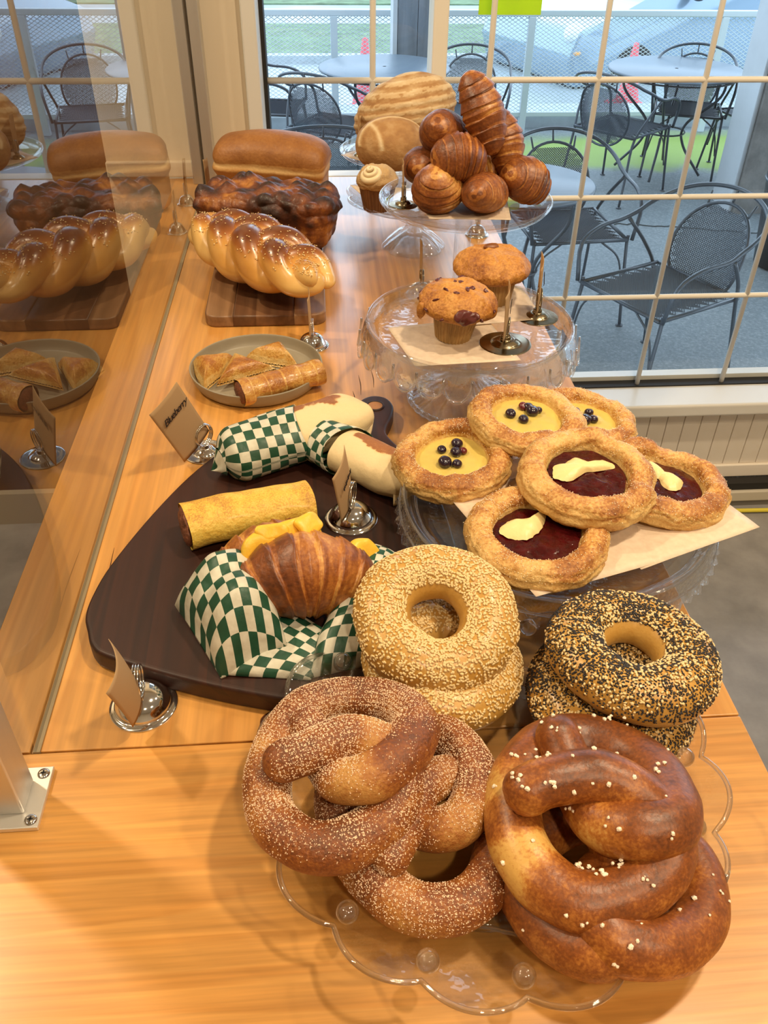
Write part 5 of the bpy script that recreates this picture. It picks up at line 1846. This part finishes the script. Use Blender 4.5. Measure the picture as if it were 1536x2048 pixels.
tag(build('crack', V, F, simple('asphalt_crack', (.06, .07, .07), .9)), 'thin dark crack running across the asphalt patio', 'crack')  # dark grey strand laid along the crack line
m_curb = simple('pale_concrete', (.42, .46, .48), .8, noise=.15, nscale=6)
struct(box('curb', -9, 13, 7.75, 8.05, G, G + .13, m_curb))
m_grass = simple('cold_grass', (.15, .22, .12), .9, noise=.35, nscale=5, bump=.5)
m_street = simple('wet_street', (.34, .38, .40), .4, noise=.12, nscale=1.5)
V, F = boxm(-14, 22, 8.05, 10.9, G - .2, G - .06)
struct(build('pavement', V, F, m_street, smooth=False))
struct(box('kerb', -14, 22, 10.9, 11.06, G - .2, G + .02, m_curb))
V, F = boxm(-14, 22, 11.06, 13.4, G - .2, G - .01)
struct(build('grass_verge', V, F, m_grass, smooth=False))
V, F = boxm(-30, 40, 13.4, 15.4, G - .2, G - .04)
struct(build('street', V, F, m_street, smooth=False))
V, F = boxm(-60, 70, 15.4, 60, G - .2, G - .02)
struct(build('far_lawn', V, F, m_grass, smooth=False))
V, F = boxm(-9, 13, 2.0, 2.2, -1, .30)
# snow-white stones / debris strip beyond the fence
m_hedge = simple('dark_hedge', (.035, .065, .03), .9, noise=.5, nscale=3, bump=1.0, bscale=12)
rg = np.random.default_rng(3)
for k, (x, y, s) in enumerate(((-1.4, 18.2, .8), (1.1, 18.6, .75), (3.4, 19.5, .8), (6.0, 20, .9), (9.5, 21, 1.1), (-4.6, 19, 1.1))):
    V, F = ico(5)
    V = V * [s * 1.3, s, s * .8]
    V *= (1 + .22 * fbm(V, 1.6, 4, k))[:, None]
    V[:, 2] = np.maximum(V[:, 2], -s * .5)
    tag(build('hedge', V, F, m_hedge, loc=(x, y, G + s * .48)), ['dark rounded hedge across the street behind the left table', 'dark hedge across the street left of the column', 'dark hedge across the street above the fence', 'dark hedge across the street behind the van', 'dark hedge across the street hidden behind the right column', 'dark hedge across the street at the far left'][k], 'hedge', 'hedges across the street')

# fence of white rails and diamond mesh
m_fence = simple('white_fence_paint', (.60, .66, .68), .45)
m_mesh = simple('galvanised_mesh', (.60, .66, .68), .5)
fn = thing('patio_fence', 'white railed fence with diamond mesh panels along the far side of the patio', 'fence', (0, 7.6, G))
FX0, FX1, FH = -3.5, 6.4, .915
box('top_rail', FX0, FX1, -.025, .025, FH - .045, FH, m_fence, fn, bev=.006)
box('bottom_rail', FX0, FX1, -.02, .02, .13, .165, m_fence, fn, bev=.004)
for k in range(-2, 5):
    x = .18 + k * 1.585
    if FX0 < x < FX1:
        box('post', x - .028, x + .028, -.026, .026, 0, FH - .045, m_fence, fn, bev=.004)
rows = []
sp_ = .027
z0f, z1f = .165, FH - .045
hh = z1f - z0f
slope = .60
for sgn in (1, -1):
    x = FX0 - hh / slope
    while x < FX1 + hh / slope:
        a, c = x, x + hh / slope
        za, zc = (z0f, z1f) if sgn > 0 else (z1f, z0f)
        if a < FX0:
            za += (FX0 - a) * slope * sgn
            a = FX0
        if c > FX1:
            zc -= (c - FX1) * slope * sgn
            c = FX1
        if c > a:
            rows.append(((a, 0, za), (c, 0, zc)))
        x += sp_ / slope * 1.05
Vs, Fs = [], []
for (p0, p1) in rows:
    V, F = bar(p0, p1, .0024, 4)
    Vs.append((V, [F[0]]))
V, F = join(Vs)
ms = build('wire_mesh', V, F, m_mesh, fn, smooth=False)
ms['kind'] = 'stuff'

# patio columns
struct(box('added_porch_roof', -6, 9, 2.06, 4.9, 2.86, 3.0, simple('added_roof_soffit', (.45, .46, .46), .7)))  # unseen roof added to shade the near patio, kept short of the columns
m_colw = simple('column_white_side', (.52, .54, .55), .6, noise=.06, nscale=4)
m_colb = simple('column_stone_render', (.20, .185, .165), .85, noise=.3, nscale=8, bump=.5)
m_cold = simple('dark_boards', (.17, .19, .21), .7, noise=.25, nscale=14, stretch=(1, 1, .1))
c1 = thing('porch_column', 'porch column at the right with a brown rendered face and a white side', 'column', (3.06, 5.70, G))
box('render_face', -.27, .40, -.20, .18, 0, 3.3, m_colb, c1)
box('white_side', -.300, -.27, -.17, .12, 0, 3.3, m_colw, c1, bev=.004)
c2 = thing('porch_column', 'dark grey boarded porch column behind the window mullion', 'column', (.79, 7.22, G))
box('board', -.15, .0, -.12, .1, 0, 3.2, m_cold, c2, bev=.004)
box('board', .003, .16, -.12, .1, 0, 3.2, m_cold, c2, bev=.004)
box('white_edge', -.185, -.152, -.13, .1, 0, 3.2, m_colw, c2, bev=.004)

# wrought-iron chairs and tables
m_iron = simple('charcoal_iron', (.045, .060, .075), .38, coat=.2)
m_ironm = simple('charcoal_mesh', (.075, .095, .115), .45)


def mesh_panel(fn_, nu, nv, inside, r=.0016, sub=14):
    """diamond mesh strands on the surface fn_(u,v), kept where inside(u,v)"""
    out_ = []
    tot = nu + nv
    for sgn in (1, -1):
        for k in range(-nv, nu + nv):
            t_ = np.linspace(0, 1, sub)
            u = (k + t_ * nv) / nu
            if sgn < 0:
                u = 1 - u
            ok = (u >= 0) & (u <= 1) & inside(u, t_)
            i = np.where(ok)[0]
            if len(i) < 2:
                continue
            for grp in np.split(i, np.where(np.diff(i) > 1)[0] + 1):
                if len(grp) < 2:
                    continue
                P = fn_(u[grp], t_[grp])
                V, F, _ = tube(P, r, 3, up=(.1, .2, 1), caps=False)
                out_.append((V, F[0]))
    Vv, Ff = join(out_)
    return Vv, Ff


def seat_fn(u, v):
    return np.stack([(u - .5) * .44, (v - .5) * .44, .43 + 0 * u], 1)


def back_fn(u, v):
    a = (u - .5) * 1.6
    zz = .35 + .39 * v
    return np.stack([.27 * np.sin(a), .10 + .16 * np.cos(a) + .10 * (v - .2), zz], 1)


def back_edge(n=40, s=1.0, dz=0.0):
    """hoop of the back: a shield, round on top and narrowing downwards"""
    th = np.linspace(0, 2 * PI, n, endpoint=False)
    u = .5 + .48 * s * np.sin(th) * (1 - .0 * np.cos(th))
    v = .5 + .50 * s * np.cos(th)
    return back_fn(u, v + dz)


def make_chair():
    t = thing('patio_chair', 'charcoal wrought-iron mesh armchair nearest the window at the right', 'chair', (0, 0, 0), group='iron patio chairs')
    V, F = mesh_panel(seat_fn, 34, 34, lambda u, v: (v >= 0), sub=10, r=.0026)
    build('seat', V, F, m_ironm, t, smooth=False)['kind'] = 'stuff'
    sq = catmull([(-.22, -.22, .43), (0, -.225, .43), (.22, -.22, .43), (.235, 0, .43), (.22, .22, .43), (0, .225, .43), (-.22, .22, .43), (-.235, 0, .43)], 4, True)
    parts = [bar(a, b_, .009, 8) for a, b_ in (((-.23, -.23, .43), (.23, -.23, .43)), ((.23, -.23, .43), (.23, .23, .43)), ((.23, .23, .43), (-.23, .23, .43)), ((-.23, .23, .43), (-.23, -.23, .43)))]
    V, F = join(parts)
    build('seat_frame', V, F, m_iron, t)
    V, F = mesh_panel(back_fn, 36, 36, lambda u, v: ((u - .5) / .48) ** 2 + ((v - .5) / .5) ** 2 < 1, r=.0023, sub=16)
    build('backrest', V, F, m_ironm, t, smooth=False)['kind'] = 'stuff'
    V, F, _ = tube(back_edge(), .0075, 8, closed=True, up=(.05, 1, .1))
    build('inner_hoop', V, F, m_iron, t)
    # outer hoop runs on into the arms and down to the front of the seat
    A = []
    for a in np.linspace(-1, 1, 25):  # top rail
        ang = a * PI * .62
        A.append((.285 * math.sin(ang) / math.sin(PI * .5), .17 + .19 * math.cos(ang) - (.0 if abs(a) < .6 else (abs(a) - .6) * .25), .62 + .18 * math.cos(ang * .80)))
    A = [(-.25, -.235, .43), (-.275, -.22, .58), (-.285, -.12, .635), (-.292, .02, .645)] + [p_ for p_ in A if p_[1] > .06] + [(.292, .02, .645), (.285, -.12, .635), (.275, -.22, .58), (.25, -.235, .43)]
    V, F, _ = tube(catmull(A, 110), .0095, 8, up=(.03, .02, 1))
    build('arm_hoop', V, F, m_iron, t)
    for a in (-.32, 0, .32):
        p0 = back_fn(np.array([.5 + .42 * math.sin(a * 2)]), np.array([.5 + .5 * math.cos(a * 2)]))[0]
        p1 = (p0[0] * 1.12, p0[1] + .03, p0[2] + .062)
        V, F = bar(p0, p1, .005, 6)
        build('spacer', V, F, m_iron, t)
    for sx in (-1, 1):
        for (y0, y1) in ((-.22, -.27), (.22, .29)):
            P = catmull(([(sx * .29, .06, .640), (sx * .262, .16, .52)] if y0 > 0 else [(sx * .235, y0, .45)]) + [(sx * .235, y0, .40), (sx * .245, (y0 + y1) / 2, .2), (sx * .255, y1, .01)], 16)
            V1, F1, _ = tube(P, .0085, 8, up=(0, 1, .05))
            V2, F2 = lathe([(.0003, 0), (.018, 0), (.018, .006), (.0003, .010)], 12)
            V2 += [sx * .255, y1, 0]
            V, F = join([(V1, F1), (V2, F2)])
            build('leg', V, F, m_iron, t)
        P = catmull([(sx * .24, -.235, .18), (sx * .20, -.23, .34), (sx * .10, -.23, .425)], 12)
        V, F, _ = tube(P, .005, 6, up=(0, 1, 0))
        build('brace', V, F, m_iron, t)
    return t


chair = make_chair()
CH = [((1.445, 3.325), -63, 'charcoal wrought-iron mesh armchair nearest the window at the right'),
      ((1.24, 4.12), 5, 'charcoal mesh armchair behind the small round patio table'),
      ((.03, 4.90), 182, 'charcoal mesh armchair seen from behind just above the sandwich loaf'),
      ((.13, 6.12), 150, 'charcoal mesh armchair in front of the left round table'),
      ((-.33, 6.62), 80, 'charcoal mesh armchair at the far left by the window frame'),
      ((2.10, 6.02), 130, 'charcoal mesh armchair in front left of the big round table at the right'),
      ((2.74, 6.50), -20, 'charcoal mesh armchair behind the big round table'),
      ((3.22, 6.30), -80, 'charcoal mesh armchair right of the big round table beside the column'),
      ((1.10, 6.46), -10, 'charcoal mesh armchair seen right of the window mullion')]
for i, (xy, a, lb) in enumerate(CH):
    o = chair if i == 0 else copy_tree(chair)
    o.location = (xy[0], xy[1], G)
    o.rotation_euler = (0, 0, math.radians(a))
    o['label'] = lb


def make_table(Rt, label, loc, rz=0, h=.72):
    t = thing('patio_table', label, 'table', loc, rz=rz, group='round iron patio tables')
    V, F = lathe([(.012, h - .006), (Rt - .01, h - .006), (Rt, h - .014), (Rt - .002, h - .024), (Rt - .02, h - .022), (Rt - .03, h - .010), (.012, h - .010)], 72)
    build('table_top', V, F, simple('charcoal_table_top', (.13, .165, .20), .35), t)
    for k in range(4):
        a = PI / 4 + k * PI / 2
        r_ = [(.75, h - .02), (.70, .55), (.30, .36), (.32, .22), (.66, .02)]
        P = catmull([(Rt * q * math.cos(a), Rt * q * math.sin(a), z_) for q, z_ in r_], 30)
        V, F, _ = tube(P, .0095, 8, up=(.1, .1, 1))
        build('leg', V, F, m_iron, t)
    th = np.linspace(0, 2 * PI, 40, endpoint=False)
    V, F, _ = tube(np.stack([Rt * .31 * np.cos(th), Rt * .31 * np.sin(th), np.full(40, .30)], 1), .006, 6, closed=True)
    build('stretcher_ring', V, F, m_iron, t)
    V, F, _ = tube(np.stack([(Rt - .05) * np.cos(th), (Rt - .05) * np.sin(th), np.full(40, h - .045)], 1), .006, 6, closed=True)
    build('apron_ring', V, F, m_iron, t)
    return t


make_table(.475, 'big round iron patio table near the fence at the right', (2.56, 6.42, G), .3)
make_table(.46, 'round iron patio table near the fence at the left', (.50, 6.50, G), .1)
make_table(.32, 'small round iron patio table beyond the croissants', (.955, 3.90, G), .2)

# trash can at the right edge
m_bin = simple('black_bin_mesh', (.02, .02, .022), .5, bump=1.0, bscale=60)
t = thing('litter_bin', 'black round litter bin with an iron hoop at the right edge of the window', 'bin', (2.72, 4.62, G))
V, F = lathe([(.0003, .01), (.16, .01), (.20, .35), (.235, .66), (.225, .66), (.19, .35), (.15, .02), (.0003, .02)], 48)
build('bucket', V, F, m_bin, t)
th = np.linspace(0, 2 * PI, 48, endpoint=False)
V, F, _ = tube(np.stack([.245 * np.cos(th), .245 * np.sin(th), np.full(48, .68)], 1), .010, 8, closed=True)
build('top_hoop', V, F, m_iron, t)
V, F, _ = tube(np.stack([.215 * np.cos(th), .215 * np.sin(th), np.full(48, .48)], 1), .008, 8, closed=True)
build('middle_hoop', V, F, m_iron, t)

# traffic cones / red marker
m_red = simple('signal_red', (.85, .10, .12), .5)
for (x, y, z, lb, s) in ((.475, 8.45, G, 'faded red traffic cone beyond the fence left of the column', 1.0), (3.0, 8.6, G, 'bright red marker post beyond the fence', .9)):
    t = thing('traffic_cone', lb, 'cone', (x, y, z - .02))
    V, F = lathe([(.13 * s, .03), (.07 * s, .30 * s), (.025 * s, .60 * s), (.0003, .61 * s)], 24)
    build('cone', V, F, m_red, t)
    box('base', -.17, .17, -.17, .17, 0, .03, m_red, t, bev=.01)

# parked car beyond the fence
m_car = simple('silver_blue_paint', (.26, .36, .45), .22, metal=.3, coat=.8)
m_win = simple('car_glass', (.42, .60, .72), .06, metal=.2)
m_dark = simple('car_interior', (.02, .025, .035), .4)
car = thing('parked_car', 'pale silver-blue van parked beyond the patio fence at the upper right', 'car', (2.62, 9.45, G - .30), rz=R_(22))


def prism(poly, y0, y1):
    n = len(poly)
    V = np.array([(x, y0, z) for x, z in poly] + [(x, y1, z) for x, z in poly], float)
    F = [list(range(n))[::-1], [n + i for i in range(n)]] + [[i, (i + 1) % n, n + (i + 1) % n, n + i] for i in range(n)]
    return V, F


bodyp = [(.10, .25), (0, .55), (.10, .78), (.95, .98), (1.75, 1.62), (2.1, 1.75), (4.5, 1.80), (4.75, 1.0), (4.75, .35), (4.5, .25)]
V, F = prism(bodyp, 0, 1.75)
bm = bmesh.new()
vv = [bm.verts.new(v) for v in V]
for f in F:
    bm.faces.new([vv[i] for i in f])
bmesh.ops.bevel(bm, geom=bm.edges[:], offset=.07, segments=4, affect='EDGES', profile=.6)
for f in bm.faces:
    f.smooth = True
me = bpy.data.meshes.new('body')
bm.to_mesh(me)
bm.free()
me.materials.append(m_car)
o = bpy.data.objects.new('body', me)
link(o, car)
Vw, Fw = prism([(1.03, 1.02), (1.72, 1.60), (1.74, 1.57), (1.07, 1.00)], .12, 1.63)
Vw = Vw + [-.02, 0, .02]
build('windscreen', Vw, Fw, m_win, car, smooth=False)
for poly, mt, nm in (([(1.28, 1.05), (1.82, 1.50), (1.98, 1.58), (2.10, 1.58), (2.10, 1.05)], m_dark, 'side_window'), ([(2.18, 1.05), (2.18, 1.58), (3.3, 1.62), (3.3, 1.05)], m_win, 'side_window'), ([(3.38, 1.05), (3.38, 1.62), (4.3, 1.62), (4.4, 1.05)], m_win, 'side_window')):
    Vw, Fw = prism(poly, -.012, .004)
    build(nm, Vw, Fw, mt, car, smooth=False)
Vw, Fw = ico(3)
build('wing_mirror', Vw * [.07, .11, .08], Fw, m_dark, car, loc=(1.45, -.13, 1.08))
build('headlamp', Vw * [.12, .10, .10], Fw, simple('headlamp_glass', (.85, .92, .92), .1), car, loc=(.12, .12, .74))
build('indicator', Vw * [.07, .05, .035], Fw, simple('amber_lens', (.95, .42, .10), .2), car, loc=(.10, .04, .58))
m_tyre = simple('tyre_rubber', (.02, .02, .02), .8)
for wx in (.85, 3.85):
    for wy in (.06, 1.69):
        th = np.linspace(0, 2 * PI, 40, endpoint=False)
        V, F, _ = tube(np.stack([.25 * np.cos(th), 0 * th, .25 * np.sin(th)], 1), .075, 12, up=(0, 1, 0), closed=True)
        wl = build('wheel', V, F, m_tyre, car, loc=(wx, wy, .325))
        V, F = lathe([(.0003, .02), (.18, .03), (.19, -.02), (.0003, -.02)], 24)
        build('rim', V, F, m_fence, wl, rot=(PI / 2, 0, 0))
# the lower grey storey of the building across the way
m_shed = simple('pale_siding', (.66, .72, .75), .7)
